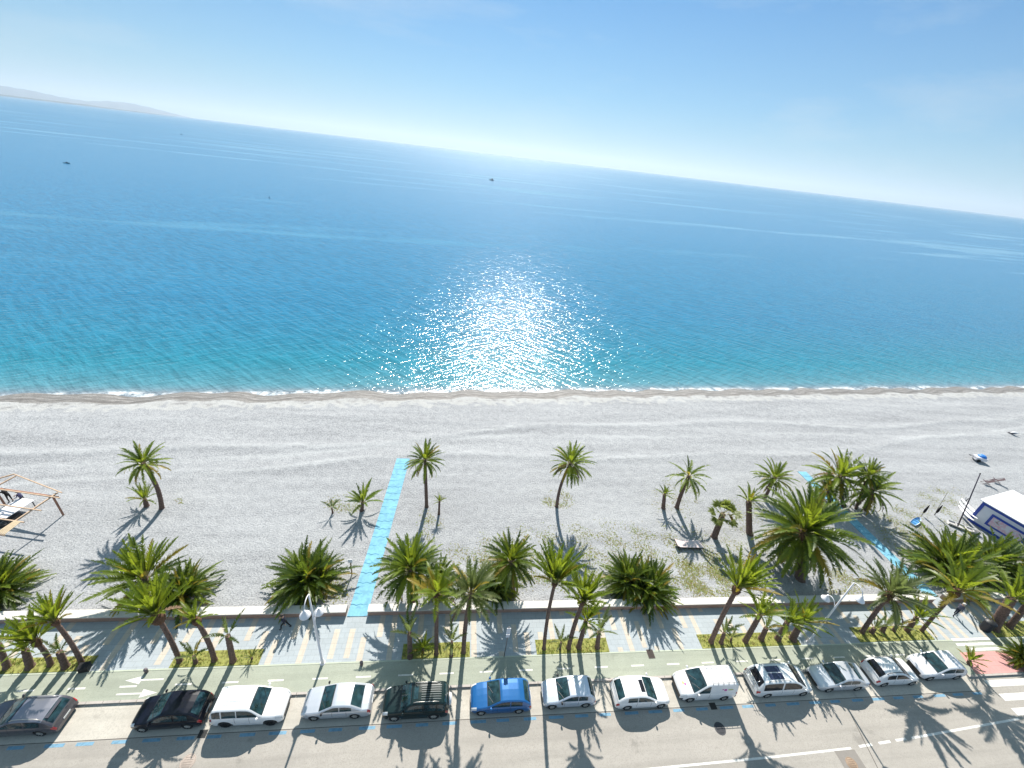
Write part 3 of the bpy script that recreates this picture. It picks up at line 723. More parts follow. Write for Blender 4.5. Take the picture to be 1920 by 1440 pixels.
# ------------------------------------------------------------------ beach mats
MATB = ground_mat('sky_blue_mat', (0.175, 0.40, 0.53), 0.16, (0.5, 5), .75, .18, 2.2)
MATS = mat('mat_seam', (0.03, 0.16, 0.24), .9)
def beach_mat(x0, x1, y0, y1, xe0, label):
    """x0,x1 at the promenade end, shifted by xe0 at the far end; scalloped seams every metre"""
    root = empty('beach_mat', (0, 0, 0), 0, label, 'beach mat', 'blue walkway mats over the shingle')
    m = MB(); n = int((y1-y0)/.97)
    def X(y): return xe0*(y-y0)/(y1-y0)
    P = []
    for i in range(n*2+1):
        y = y0+(y1-y0)*i/(n*2); row = []
        for k in range(5):
            x = x0+X(y)+(x1-x0)*k/4
            row.append((x, y, max(beach_z(x, y) if y > 22.2 else .02, .0)*.6+.035+.012*math.sin(y*1.3+k)))
        P.append(row)
    m.grid(P, 0, True)
    for k in (0, 4):    # rolled edges
        m.grid([[Vector(r_[k])+Vector((0, 0, 0)), Vector(r_[k])+Vector((0, 0, -.05))] for r_ in P], 0, False)
    m.build('mat_strip', [MATB], root)
    for i in range(1, n):
        m = MB(); y = y0+(y1-y0)*i/n; xs = [x0+X(y)+(x1-x0)*k/16 for k in range(17)]
        a = [(x, y+.05*math.sin(k/16*6.283*2.5), .0) for k, x in enumerate(xs)]
        zz = .052+max(beach_z(x0, y) if y > 22.2 else .02, 0)*.6
        m.grid([[(p[0], p[1]-.013, zz+.012*math.sin(p[1]*1.3)), (p[0], p[1]+.022, zz+.012*math.sin(p[1]*1.3))] for p in a], 0, False)
        m.build('mat_seam', MATS, root)
beach_mat(-7.98, -6.42, 21.3, 41.3, 1.0, 'straight sky blue mat crossing the shingle from the lamp post gap in the wall')
beach_mat(47.35, 48.65, 22.0, 40.6, -.1, 'sky blue mat under palm shadows beside the giant palm')

# ------------------------------------------------------------------ lamp posts, sign posts
WMETAL = mat('white_metal', (0.74, 0.72, 0.74), .4, .06, 2)
def lamp_post(loc, label):
    root = empty('street_lamp', loc, 0, label, 'street lamp', 'double white street lamps')
    m = MB(); m.tube([(0, 0, 0), (0, 0, .5), (0, 0, .52), (0, 0, 4), (0, 0, 8.0)], [.11, .11, .085, .075, .05], 10)
    m.lathe([(0, .03), (.2, .03), (.2, 0)], seg=12); m.build('pole', WMETAL, root)
    def head(p0, ctrl, h, nm):
        m = MB(); pts = []
        a, b, c, d = [Vector(v) for v in ctrl]
        for i in range(13):
            t = i/12; pts.append(a*(1-t)**3+b*3*t*(1-t)**2+c*3*t*t*(1-t)+d*t**3)
        m.tube(pts, .032, 7); arm = m.build('lamp_arm', WMETAL, root)
        m = MB(); m.lathe([(.0, .34), (.07, .34), (.09, .2), (.14, .14), (.28, -.06), (.34, -.13), (.34, -.16), (.31, -.15), (.1, .02), (0, .02)], d, 22)
        sh = m.build('lamp_shade', WMETAL, root)
        m = MB(); m.lathe([(0, -.05), (.12, -.06), (.18, -.1), (.15, -.17), (0, -.2)], d, 14); m.build('lens', mat_lens, sh)
    head(None, [(0, 0, 7.95), (0, -.15, 8.25), (0, -1.0, 8.35), (0, -.95, 7.45)], None, 'upper')
    head(None, [(0, 0, 4.6), (0, .1, 5.5), (0, .95, 5.6), (0, .9, 4.85)], None, 'lower')
mat_lens = mat('lamp_lens', (0.55, 0.5, 0.46), .3)
b = at(605, 1243); lamp_post((b.x, b.y, 0), 'white double street lamp left of the straight blue mat, near the silver saloon')
b = at(1515, 1204.5); lamp_post((b.x, b.y, 0), 'white double street lamp at the right, between the fifth and sixth beds')
root = empty('sign_post', (4.59, 17.80, 0), 0, 'slender dark signpost with narrow white plates behind the blue car', 'signpost')
m = MB(); m.tube([(0, 0, 0), (.02, 0, 1.6), (0, 0, 3.9)], .035, 8); m.build('pole', mat('grey_pole', (0.16, 0.14, 0.13), .6), root)
m = MB(); m.box((0.0, -.05, 3.45), (.30, .03, .75)); m.box((.0, -.05, 2.85), (.26, .03, .36)); m.build('sign_plate', WMETAL, root)
b = at(660, 1077); root = empty('sign_post', (b.x, b.y, 0), 0, 'small wooden post with a pale sign beside the straight blue mat', 'signpost')
m = MB(); m.box((0, 0, .85), (.09, .09, 1.9)); m.build('post', mat('weathered_wood', (0.30, 0.19, 0.10), .8, .3, 6), root)
m = MB(); m.box((0, -.06, 1.85), (.36, .03, .42)); m.build('sign_plate', WMETAL, root)
# drains and covers
def cover(px, py, r, label, col, z, square=0):
    b = at(px, py, z); m = MB()
    if square: m.box((0, 0, .004), (square, r*2, .012)); m.box((0, 0, .012), (square*.8, r*1.6, .006), 1)
    else:
        m.lathe([(0, .009), (r*.82, .009), (r*.84, .004), (r*.9, .004), (r*.92, .010), (r, .010), (r, -.02)], seg=26)
        for k in range(-2, 3): m.box((0, k*r*.28, .0105), (r*1.25*math.sqrt(max(.05, 1-(k*.28)**2)), r*.09, .004), 1)
    o = m.build('manhole_cover' if not square else 'drain_grate', [mat('cover_metal', col, .7, .2, 6), mat('cover_groove', tuple(c_*.72 for c_ in col), .8)], None, (b.x, b.y, z))
    tag(o, label, 'manhole cover' if not square else 'drain')
cover(1350, 1366, .40, 'dark round manhole cover in the shadow of the white van', (.05, .05, .055), ZR)
cover(352, 1429, .42, 'pale reddish manhole cover in the road below the black car', (.34, .28, .24), ZR)
cover(1597, 1432, .38, 'rusty round manhole cover in the road near the bottom edge', (.27, .19, .13), ZR+.006)
cover(380, 1376, .22, 'black drain grate at the gutter between the black and the white car', (.03, .03, .03), ZR+.003, .5)
cover(1337, 1324, .22, 'dark gutter drain grate beside the white van', (.04, .035, .03), ZR+.003, .5)
cover(1220, 1226, .34, 'dark square grate at the pavement edge behind the white van', (.05, .035, .03), .012, .55)
m = MB(); b = at(1600, 1432, ZR); m.rect(b.x-.85, b.y-.75, b.x+.75, b.y+.75, ZR+.005); tag(m.build('road_patch', ground_mat('patch_concrete', (.23, .21, .19), .1, (1, 6))), kind='structure')

# ------------------------------------------------------------------ parked cars
GLASS = mat('car_glass', (0.016, 0.042, 0.050), .04, .85, 2.6, spec=.6)  # teal noise in the colour imitates reflections and the interior behind
GLASS_D = mat('tinted_glass', (0.012, 0.012, 0.016), .06)
RUBBER = mat('tyre_rubber', (0.018, 0.018, 0.019), .85)
ALLOY = mat('wheel_alloy', (0.55, 0.52, 0.48), .35, metal=.6)
BLACKP = mat('black_plastic', (0.02, 0.02, 0.022), .5)
CHROME = mat('chrome', (0.6, 0.6, 0.6), .15, metal=1)
HEADL = mat('headlamp_lens', (0.62, 0.63, 0.64), .12, coat=1)
TAILL = mat('tail_lamp_lens', (0.42, 0.012, 0.02), .15, coat=1)
PLATE = mat('plate_white', (0.7, 0.7, 0.68), .5)
def paint(name, col, metal=0.0, rough=.3): return mat(name, col, rough, 0, 1, metal, .6 if max(col) > .1 else .25, .5 if max(col) > .1 else .3)
P_WHITE = paint('white_car_paint', (0.80, 0.79, 0.79)); P_SILVER = paint('silver_car_paint', (0.58, 0.60, 0.64), .45)
P_PALE = paint('pale_silver_paint', (0.62, 0.66, 0.74), .35)
HULL = {
 'hatch': [(0, .50), (.012, .66), (.03, .86), (.08, .95), (.45, .96), (.72, .95), (.80, .90), (.92, .79), (.975, .68), (1, .50)],
 'saloon': [(0, .52), (.012, .78), (.03, .93), (.15, .99), (.25, .97), (.45, .95), (.70, .94), (.78, .90), (.93, .78), (.98, .66), (1, .48)],
 'suv': [(0, .62), (.01, .85), (.03, 1.02), (.3, 1.08), (.70, 1.07), (.76, 1.05), (.92, .98), (.975, .86), (1, .60)],
 'van': [(0, .60), (.008, .95), (.02, 1.05), (.4, 1.08), (.76, 1.08), (.84, 1.02), (.95, .86), (.985, .72), (1, .5)],
 'mpv': [(0, .55), (.01, .80), (.025, .96), (.4, 1.0), (.78, 1.0), (.86, .93), (.95, .82), (.985, .7), (1, .5)],
}
ROOF = {   # roofline: (fraction of length from the tail, height); second: windscreen span, rear window span
 'hatch': ([(.03, .92), (.075, 1.18), (.13, 1.36), (.22, 1.45), (.40, 1.48), (.50, 1.45), (.575, 1.34), (.735, .96)], (.535, .725), (.04, .135)),
 'saloon': ([(.12, .97), (.20, 1.18), (.285, 1.37), (.36, 1.41), (.50, 1.42), (.54, 1.39), (.62, 1.22), (.735, .95)], (.555, .725), (.14, .285)),
 'suv': ([(.012, 1.0), (.035, 1.35), (.07, 1.60), (.14, 1.68), (.45, 1.70), (.55, 1.67), (.60, 1.57), (.735, 1.07)], (.575, .725), (.022, .075)),
 'van': ([(.004, 1.0), (.012, 1.5), (.03, 1.76), (.10, 1.82), (.48, 1.84), (.56, 1.80), (.62, 1.66), (.80, 1.07)], (.60, .785), (.0, .0)),
 'mpv': ([(.02, .97), (.045, 1.3), (.085, 1.62), (.16, 1.70), (.50, 1.72), (.62, 1.66), (.69, 1.52), (.85, .97)], (.655, .835), (.03, .09)),
}
def car(x, y, face, kind, L, W, H, wb, label, body, sides, glass=GLASS, extras=(), wr=.31, zk=1.0, rim=None, yaw=0.0, roofmat=None, bumper=None):
    root = empty('parked_car' if kind != 'van' else 'parked_van', (x, y, ZR+.003), (0 if face > 0 else math.pi)+R(yaw), label, 'car' if kind != 'van' else 'van', 'cars parked along the kerb')
    hull = HULL[kind]; roof, ws, rw = ROOF[kind]
    zs = H/max(p[1] for p in roof); hz = zk
    kern = np.array([1, 2, 3, 2, 1])/9.0
    XS = np.linspace(0, 1, 241)
    def smooth(pts, s):
        z = np.interp(XS, [p[0] for p in pts], [p[1]*s for p in pts])
        zz = np.convolve(np.pad(z, 4, mode='edge'), np.array([1, 1, 2, 2, 3, 2, 2, 1, 1])/15.0, 'valid'); return zz
    HZ = smooth(hull, hz*min(1, zs*1.0) if zs < 1 else hz); RZ = smooth(roof, zs)
    zd = lambda f: float(np.interp(f, XS, HZ)); zr = lambda f: float(np.interp(f, XS, RZ))
    off = -.5+.5*0
    axf = .5+.02; wheels = (L*.02-wb/2, L*.02+wb/2)
    def pw(f):
        tf = max(0, (f-.80)/.20); tr = max(0, (.13-f)/.13)
        return W/2*(1-.17*tf**2.2-.10*tr**2.2-(.06*max(0, (f-.985)/.015))-(.05*max(0, (.012-f)/.012)))
    def zb(f):
        X = (f-.5)*L; z = .19+.10*max(0, (f-.93)/.07)+.10*max(0, (.06-f)/.06)
        for w in wheels:
            ra = wr*1.17; dx = abs(X-w)
            if dx < ra: z = max(z, wr+math.sqrt(ra*ra-dx*dx))
        return z
    def ring(f):
        p, b, d = pw(f), zb(f), zd(f); X = (f-.5)*L
        b = min(b, d-.12); Z = lambda q: max(b+.02+.04*q, .2+(d-.2)*q)
        pts = [(0, b), (.86*p, b), (.955*p, b+.012), (.995*p, Z(.34)), (p, Z(.52)), (.992*p, Z(.68)), (.972*p, Z(.84)), (.935*p, max(Z(.94), b+.06)), (.86*p, d-.002), (.45*p, d+.03), (0, d+.04)]
        return [Vector((X, q[0], max(q[1], b))) for q in pts]
    m = MB()
    fs_ = sorted(set(list(np.linspace(0, 1, 70))+[.004, .012, .985, .995]))
    rows = []
    for f in fs_:
        r = ring(float(f)); rows.append([Vector((v.x, -v.y, v.z)) for v in r]+[Vector(v) for v in reversed(r[:-1])])
    nk = len(rows[0])
    for i in range(len(rows)-1):
        for k in range(nk-1):
            q = [rows[i][k], rows[i+1][k], rows[i+1][k+1], rows[i][k+1]]
            low = k in (0, 1, nk-2, nk-3)
            m.add(q, [(0, 1, 2, 3)], 1 if low else 0, True)
    m.add(rows[0], [tuple(reversed(range(nk)))], 0); m.add(rows[-1], [tuple(range(nk))], 0)
    # cabin shell
    f0, f1 = roof[0][0], roof[-1][0]
    z0 = lambda f: min(zd(f)-.03, zr(f))
    def wc(f, z):
        b = pw(f)*.945; return max(.2, b-.26*max(0, z-zd(f)+.02)**1.15)
    def cab(f):
        X = (f-.5)*L; zt = max(zr(f), z0(f)+.005); a = z0(f)
        pts = []
        for s in range(5):
            z = a+(max(zt-.055, a+.001)-a)*s/4; pts.append((wc(f, z), z))
        we = wc(f, zt)-.055
        pts += [(we+.02, zt-.022), (we-.02, zt-.005), (we*.6, zt+.012), (0, zt+.025)]
        return [Vector((X, q[0], q[1])) for q in pts]
    rows = []
    for f in np.linspace(f0, f1, 60):
        r = cab(float(f)); rows.append([Vector((v.x, -v.y, v.z)) for v in r]+[Vector(v) for v in reversed(r[:-1])])
    nk = len(rows[0])
    for i in range(len(rows)-1):
        fm = f0+(f1-f0)*(i+.5)/59
        for k in range(nk-1):
            onroof = roofmat and ws[0]-.02 > fm > rw[1] and 4 <= k < nk-5
            m.add([rows[i][k], rows[i+1][k], rows[i+1][k+1], rows[i][k+1]], [(0, 1, 2, 3)], 2 if onroof else 0, True)
    m.add(rows[0], [tuple(reversed(range(nk)))], 0); m.add(rows[-1], [tuple(range(nk))], 0)
    # door shut lines
    for f in sides[0]:
        for s in (-1, 1):
            X = (f-.5)*L; r = ring(f)
            m.add([r_ for k in (3, 4, 5, 6, 7) for r_ in (Vector((X-.008, s*(r[k].y+.003), r[k].z)), Vector((X+.008, s*(r[k].y+.003), r[k].z)))],
                  [(2*k, 2*k+1, 2*k+3, 2*k+2) for k in range(4)], 1)
    bo = m.build('body', [body, BLACKP, roofmat or body], root)
    def cap_patch(name, fa, fb, vm, mt, offs=.014, nx=9, ny=9, v0=None, inset=0.0):
        m = MB(); P = []
        for i in range(nx):
            f = fa+(fb-fa)*i/(nx-1); sl = (zr(f+.004)-zr(f-.004))/(.008*L); n = Vector((-sl, 0, 1)).normalized()
            zt = zr(f); we = wc(f, zt)-.06; row = []
            a, b_ = (v0 if v0 else (-vm, vm))
            for j in range(ny):
                v = a+(b_-a)*j/(ny-1)
                row.append(Vector(((f-.5)*L, v*we, zt+.025-.04*v*v))+n*offs)
            P.append(row)
        m.grid(P, 0, True, True); return m.build(name, mt, root)
    cap_patch('windscreen', ws[0], ws[1], .97, glass)
    cap_patch('cowl', ws[1]-.004, min(ws[1]+.02, f1), .97, BLACKP, .012, 4)
    cap_patch('screen_header', ws[0]-.006, ws[0]+.004, .93, BLACKP, .016, 3)
    if rw[1] > rw[0]: cap_patch('rear_window', rw[0], rw[1], .88, glass)
    # side windows
    for (fa, fb) in sides[1]:
        for s in (-1, 1):
            m = MB(); P = []
            for i in range(13):
                f = fa+(fb-fa)*i/12; lo = zd(f)+.045; hi = max(zr(f)-.105, lo+.008); row = []
                for j in range(5):
                    z = lo+(hi-lo)*j/4; row.append(Vector(((f-.5)*L, s*(wc(f, z)+.012), z)))
                P.append(row)
            m.grid(P, 0, True, s > 0); m.build('side_window', glass, root)
    def body_patch(name, fa, fb, k0, k1, s, mt, offs=.012, nx=6, ny=6):
        m = MB(); P = []
        for i in range(nx):
            f = fa+(fb-fa)*i/(nx-1); r = ring(f); row = []
            for j in range(ny):
                k = k0+(k1-k0)*j/(ny-1); a = min(int(k), 9); p = r[a].lerp(r[a+1], k-a)
                row.append(Vector((p.x+(offs if f > .9 else (-offs if f < .1 else 0)), s*(p.y+offs), p.z+offs*.6)))
            P.append(row)
        m.grid(P, 0, True, s > 0); return m.build(name, mt, root)
    hl = .045 if kind != 'saloon' else .04
    for s in (-1, 1):
        body_patch('headlight', .985-hl*1.7, .992, 5.6 if kind != 'van' else 5.2, 8.1, s, HEADL)
        body_patch('tail_light', .006, .05, 5.3, 7.7, s, TAILL)
        # door mirror
        f = ws[1]-.045; m = MB()
        c = Vector(((f-.5)*L, s*(pw(f)*.97+.10), zd(f)+.09)); m.lathe([(0, -.055), (.07, -.05), (.095, 0), (.085, .05), (.04, .075), (0, .08)], c, 10, axis=(.9, 0, .2))
        m.bar(c, c-Vector((0, s*.16, .05)), .05, .03); m.build('door_mirror', body if 'blackmirror' not in extras else BLACKP, root)
    for X, nm in ((L/2+.004, 1), (-L/2-.004, -1)):
        zz = .46 if nm > 0 else .62; m = MB(); m.box((X, 0, zz), (.02, .50, .11)); m.build('number_plate', PLATE, root)
    m = MB(); P = []
    gb = .36 if 'biggrille' in extras else (.30 if kind in ('suv', 'van') else .26)
    m.box((L/2-.02, 0, .33+gb/2*.5), (.07, W*.60, gb*.75)); m.build('grille', BLACKP, root)
    if bumper:
        m = MB()
        for sg, fa, fb in ((1, .955, .999), (-1, .001, .04)):
            P = []
            for i in range(7):
                f = fa+(fb-fa)*i/6; r = ring(f); P.append([Vector((r[2].x+sg*.012, s_*(r[k].y+.012), r[k].z)) for s_, k in ((-1, 4), (-1, 3), (-1, 2))]); 
            m.grid(P, 0, True, True)
            P = [[Vector((v.x, -v.y, v.z)) for v in row] for row in P]; m.grid(P, 0, True)
            m.box((sg*(L/2-.01), 0, .42), (.06, W*.72, .34))
        m.build('bumper', bumper, root)
    # wheels
    for w in wheels:
        for s in (-1, 1):
            m = MB(); yv = s*(W/2-.115)
            m.lathe([(wr*.60, -.10), (wr*.93, -.10), (wr, -.07), (wr, .07), (wr*.93, .10), (wr*.60, .10), (wr*.55, .07)], (w, yv, wr), 20, axis=(0, 1, 0))
            t_ = m.build('wheel', RUBBER, root)
            m = MB(); yo = yv+s*.075
            m.lathe([(wr*.62, 0), (wr*.56, .012), (wr*.16, .0), (0, .008)], (w, yo, wr), 16, axis=(0, s, 0))
            for k in range(5):
                a = k*1.2566+.3; m.bar((w, yo+s*.012, wr), (w+math.cos(a)*wr*.55, yo+s*.02, wr+math.sin(a)*wr*.55), .06, .02)
            m.build('rim', rim or ALLOY, t_)
    # extras
    zt = lambda f, v: zr(f)+.025-.04*v*v
    if 'sunroof' in extras: cap_patch('sunroof', .44, .515, .62, GLASS_D)
    if 'sunroof_rear' in extras: cap_patch('sunroof', .47, .535, .60, glass)
    if 'panels' in extras:
        for v0 in ((-.74, -.06), (.06, .74)): cap_patch('roof_panel', .20, .44, 1, mat_panel, .03, v0=v0)
    if 'ribs' in extras:
        for v in (-.6, -.3, 0, .3, .6): cap_patch('roof_rib', .10, .52, 1, body, .022, 6, 3, v0=(v-.03, v+.03))
    if 'slats' in extras:
        for v in (-.66, -.44, -.22, 0, .22, .44, .66): cap_patch('roof_slat', .12, .42, 1, mat_slat, .03, 5, 3, v0=(v-.025, v+.025))
    if 'rails' in extras or 'blackrails' in extras:
        for s in (-1, 1):
            m = MB(); fa, fb = .15, .53
            pts = [Vector(((f-.5)*L, s*(wc(f, zr(f))-.09), zr(f)+(.075 if 0 < i < 8 else .01))) for i, f in enumerate(np.linspace(fa, fb, 9))]
            m.tube(pts, .022, 6); m.build('roof_rail', ALLOY if 'rails' in extras else BLACKP, root)
    if 'ladder_rack' in extras:
        m = MB(); fa, fb = .035, .50
        for s in (-1, 1): m.tube([((f-.5)*L, s*.60, zr(.3)+.13) for f in np.linspace(fa, fb, 5)], .018, 6)
        for f in np.linspace(fa, fb, 6):
            m.tube([((f-.5)*L, -.60, zr(.3)+.13), ((f-.5)*L, .60, zr(.3)+.13)], .016, 6)
            for s in (-1, 1): m.tube([((f-.5)*L, s*.60, zr(.3)+.13), ((f-.5)*L, s*.68, zr(f)-.04)], .016, 5)
        m.build('roof_rack', mat('grey_rack', (.30, .29, .29), .5), root)
    if 'bike_rack' in extras:
        m = MB(); X0 = -L/2
        for s in (-.45, .45):
            m.tube([(X0+.22, s, 1.62), (X0-.10, s, 1.35), (X0-.16, s, .75), (X0-.02, s, .6)], .02, 6)
        for X, z in ((X0-.10, 1.35), (X0-.14, 1.1), (X0-.16, .8), (X0-.3, 1.3)): m.tube([(X, -.6, z), (X, .6, z)], .018, 6)
        for s in (-.3, .3): m.tube([(X0-.1, s, 1.35), (X0-.38, s, 1.28)], .018, 6)
        m.build('rear_rack', CHROME, root)
    if 'spare' in extras:
        m = MB(); m.lathe([(0, .10), (.28, .10), (.36, .06), (.37, -.06), (.3, -.09)], (-L/2-.08, .1, .95), 20, axis=(-1, 0, 0)); m.build('spare_wheel', WMETAL, root)
    if 'logos' in extras:
        mk = mat('van_mark_pink', (.55, .10, .34), .5); mg = mat('van_mark_green', (.45, .50, .16), .5)
        for s in (-1, 1):
            m = MB(); yv = lambda f, z: s*(wc(f, z)+.004)
            zc = 1.34
            def blob(cx, cz, rx, rz, mi):
                pts = []
                for k in range(12):
                    a = k*math.pi/6; f = cx+rx*math.cos(a)/L; z = cz+rz*math.sin(a); pts.append(Vector(((f-.5)*L, yv(f, z), z)))
                if s > 0: pts.reverse()
                m.quad(pts, mi)
            blob(.26, zc, .13, .10, 0); blob(.31, zc+.06, .06, .05, 0); blob(.17, zc+.01, .24, .055, 1)
            m.build('side_emblem', [mk, mg], root)
        m = MB()
        for dx, dy, r_, mi in ((0, .12, .09, 0), (.12, .0, .10, 1)):
            f = .88; m.quad([Vector(((f-.5)*L+dx+r_*.8*math.cos(k*.524), dy+r_*math.sin(k*.524), zd(f+(dx+r_*.8*math.cos(k*.524))/L)+.052)) for k in range(12)], mi)
        m.build('bonnet_emblem', [mk, mg], root)
    if 'stripe' in extras: pass
    if 'spoiler' in extras:
        m = MB(); f = rw[1]-.01; m.box(((f-.5)*L-.06, 0, zr(f)+.02), (.22, W*.58, .03)); m.build('spoiler', body, root)
    if 'wipers' in extras or True:
        m = MB()
        for y0 in (-.45, .15):
            f = ws[1]-.008; g = ws[1]-.075
            m.bar(((f-.5)*L, y0, zr(f)+.05), ((g-.5)*L, y0+.5, zr(g)+.045), .018, .012)
        m.build('wiper', BLACKP, root)
    return root
mat_slat = mat('dull_grey_slat', (.16, .18, .18), .45)
mat_panel = mat('dark_roof_panel', (0.03, 0.04, 0.085), .12, .3, 6)
S4 = lambda a, b, c: ((a+.0, (a+c)/2, c), ((a+.015, (a+b)/2-.006), ((a+b)/2+.006, b)))
W5H = ([.36, .57], [(.17, .355), (.375, .665)])          # five door hatch
W3H = ([.36, .62], [(.19, .36), (.375, .665)])
WSA = ([.345, .545], [(.27, .435), (.45, .665)])
WSU = ([.36, .56], [(.06, .175), (.195, .385), (.40, .665)])
WVA = ([.52, .74], [(.53, .725)])
WMP = ([.42, .62], [(.09, .40), (.43, .74)])
car(-25.50, 15.10, -1, 'hatch', 4.40, 1.78, 1.50, 2.64, 'dark grey estate car cut by the left picture edge', paint('dark_grey_paint', (.10, .095, .11), .4), W5H, extras=('rails', 'spoiler'), roofmat=paint('grey_roof', (.24, .24, .28), .6))
car(-17.20, 15.02, -1, 'hatch', 4.15, 1.75, 1.60, 2.58, 'black five door hatchback with silver wheels near the left', paint('black_paint', (.004, .005, .012)), W5H, zk=1.04, yaw=1)
car(-12.45, 15.05, 1, 'suv', 4.40, 1.86, 1.74, 2.72, 'white sports utility car with black wheels and ribbed roof', P_WHITE, WSU, rim=RUBBER, wr=.36, extras=('ribs',), yaw=-.5)
car(-6.97, 15.12, -1, 'saloon', 4.50, 1.76, 1.41, 2.60, 'silver saloon beside the large dark green off-road car', P_SILVER, WSA, extras=('blackmirror',))
car(-1.75, 14.86, -1, 'suv', 4.40, 1.80, 1.74, 2.61, 'dark green off-road car with slatted roof and spare wheel on the back', paint('dark_green_paint', (.004, .016, .017), .0), WSU, wr=.35, extras=('slats', 'rails', 'sunroof_rear', 'spare'))
car(4.11, 14.92, -1, 'hatch', 4.25, 1.80, 1.48, 2.64, 'bright blue hatchback, the only blue car in the row', paint('blue_car_paint', (.012, .115, .33), .25), W5H)
car(9.05, 15.0, -1, 'hatch', 3.84, 1.67, 1.43, 2.45, 'pale silver hatchback right of the blue car', P_PALE, W3H, extras=('blackmirror',))
car(14.43, 14.75, 1, 'hatch', 4.15, 1.76, 1.48, 2.57, 'white hatchback with a dark glass sunroof', P_WHITE, W3H, extras=('sunroof',))
car(19.66, 15.06, -1, 'van', 4.45, 1.83, 1.83, 2.73, 'white delivery van with roof rack and pink emblem on its side', P_WHITE, WVA, extras=('ladder_rack', 'logos'), bumper=BLACKP)
car(25.92, 15.08, 1, 'mpv', 4.85, 1.86, 1.74, 3.04, 'white minivan with two dark roof panels and a rear rack', paint('off_white_paint', (.76, .77, .78), .1), WMP, GLASS_D, extras=('panels', 'bike_rack', 'rails'))
car(31.25, 15.16, -1, 'saloon', 4.40, 1.72, 1.40, 2.52, 'pale silver saloon right of the white minivan', P_SILVER, WSA)
car(36.22, 15.35, 1, 'hatch', 4.02, 1.74, 1.53, 2.60, 'white hatchback with black roof bars, second from the right', P_WHITE, W5H, GLASS_D, extras=('blackrails',), zk=1.03)
car(40.92, 15.62, -1, 'hatch', 4.1, 1.78, 1.48, 2.55, 'pearl white hatchback with big black grille, rightmost of the row', paint('pearl_paint', (.70, .70, .74), .2), W5H, extras=('biggrille',))

# ------------------------------------------------------------------ timber frame on the beach, table and people under it
WOOD = mat('pale_timber', (0.50, 0.36, 0.25), .75, .2, 5)
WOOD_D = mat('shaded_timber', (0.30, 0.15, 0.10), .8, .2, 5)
P1 = at(119, 966)
root = empty('timber_frame', (P1.x, P1.y, 0), R(-10), 'open timber frame hut under construction at the left edge of the beach', 'timber frame')
def beam(nm, a, b, w, h, mt=WOOD):
    m = MB(); m.bar(a, b, w, h); return m.build(nm, mt, root)
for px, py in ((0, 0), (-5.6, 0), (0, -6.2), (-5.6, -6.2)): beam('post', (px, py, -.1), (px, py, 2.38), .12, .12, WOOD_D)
beam('side_beam', (0.0, .45, 2.44), (0.0, -6.9, 2.44), .11, .11); beam('side_beam', (-5.6, .45, 2.44), (-5.6, -6.9, 2.44), .11, .11)
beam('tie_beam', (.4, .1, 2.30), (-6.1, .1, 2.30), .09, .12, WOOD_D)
for y in (-.2, -1.75, -3.1, -4.5, -5.9): beam('rafter', (  .95, y, 2.56), (-6.6, y, 2.56), .08, .09)
beam('ridge_brace', (.6, .35, 2.62), (-4.9, 1.3, 3.05), .08, .08); beam('ridge_brace', (-4.9, 1.3, 3.05), (-6.8, .2, 2.6), .10, .10)
beam('knee_brace', (-4.6, 1.2, 3.0), (-5.6, -1.6, 2.5), .10, .10)
m = MB()
for k in range(5): m.box((.22+.14*k, -3.8, 2.64), (.10, 1.35, .035), 0, .03*k)
m.build('loose_laths', mat('fresh_lath', (0.55, 0.43, 0.28), .7, .15, 5), root)
root = empty('work_table', (-40.15, 31.95, 0), R(-12), 'long white topped table under the timber frame', 'table')
m = MB(); m.box((0, 0, .80), (1.5, 2.3, .05)); m.box((.62, 0, .83), (.06, 2.3, .03)); m.box((-.2, -.9, .9), (.5, .4, .16)); m.build('table_top', WMETAL, root)
for a in (-.65, .65):
    for b_ in (-1.0, 1.0): m = MB(); m.box((a, b_, .38), (.06, .06, .8)); m.build('leg', BLACKP, root)
m = MB(); m.box((.1, -.3, .22), (.9, 1.5, .4)); m.lathe([(0, .55), (.2, .5), (.25, .42), (.25, .4)], (.2, -.8, 0), 10); o = m.build('crate_pile', BLACKP, None, (-40.05, 31.3, 0)); tag(o, 'dark pile of boxes in the shade under the white table', 'boxes')

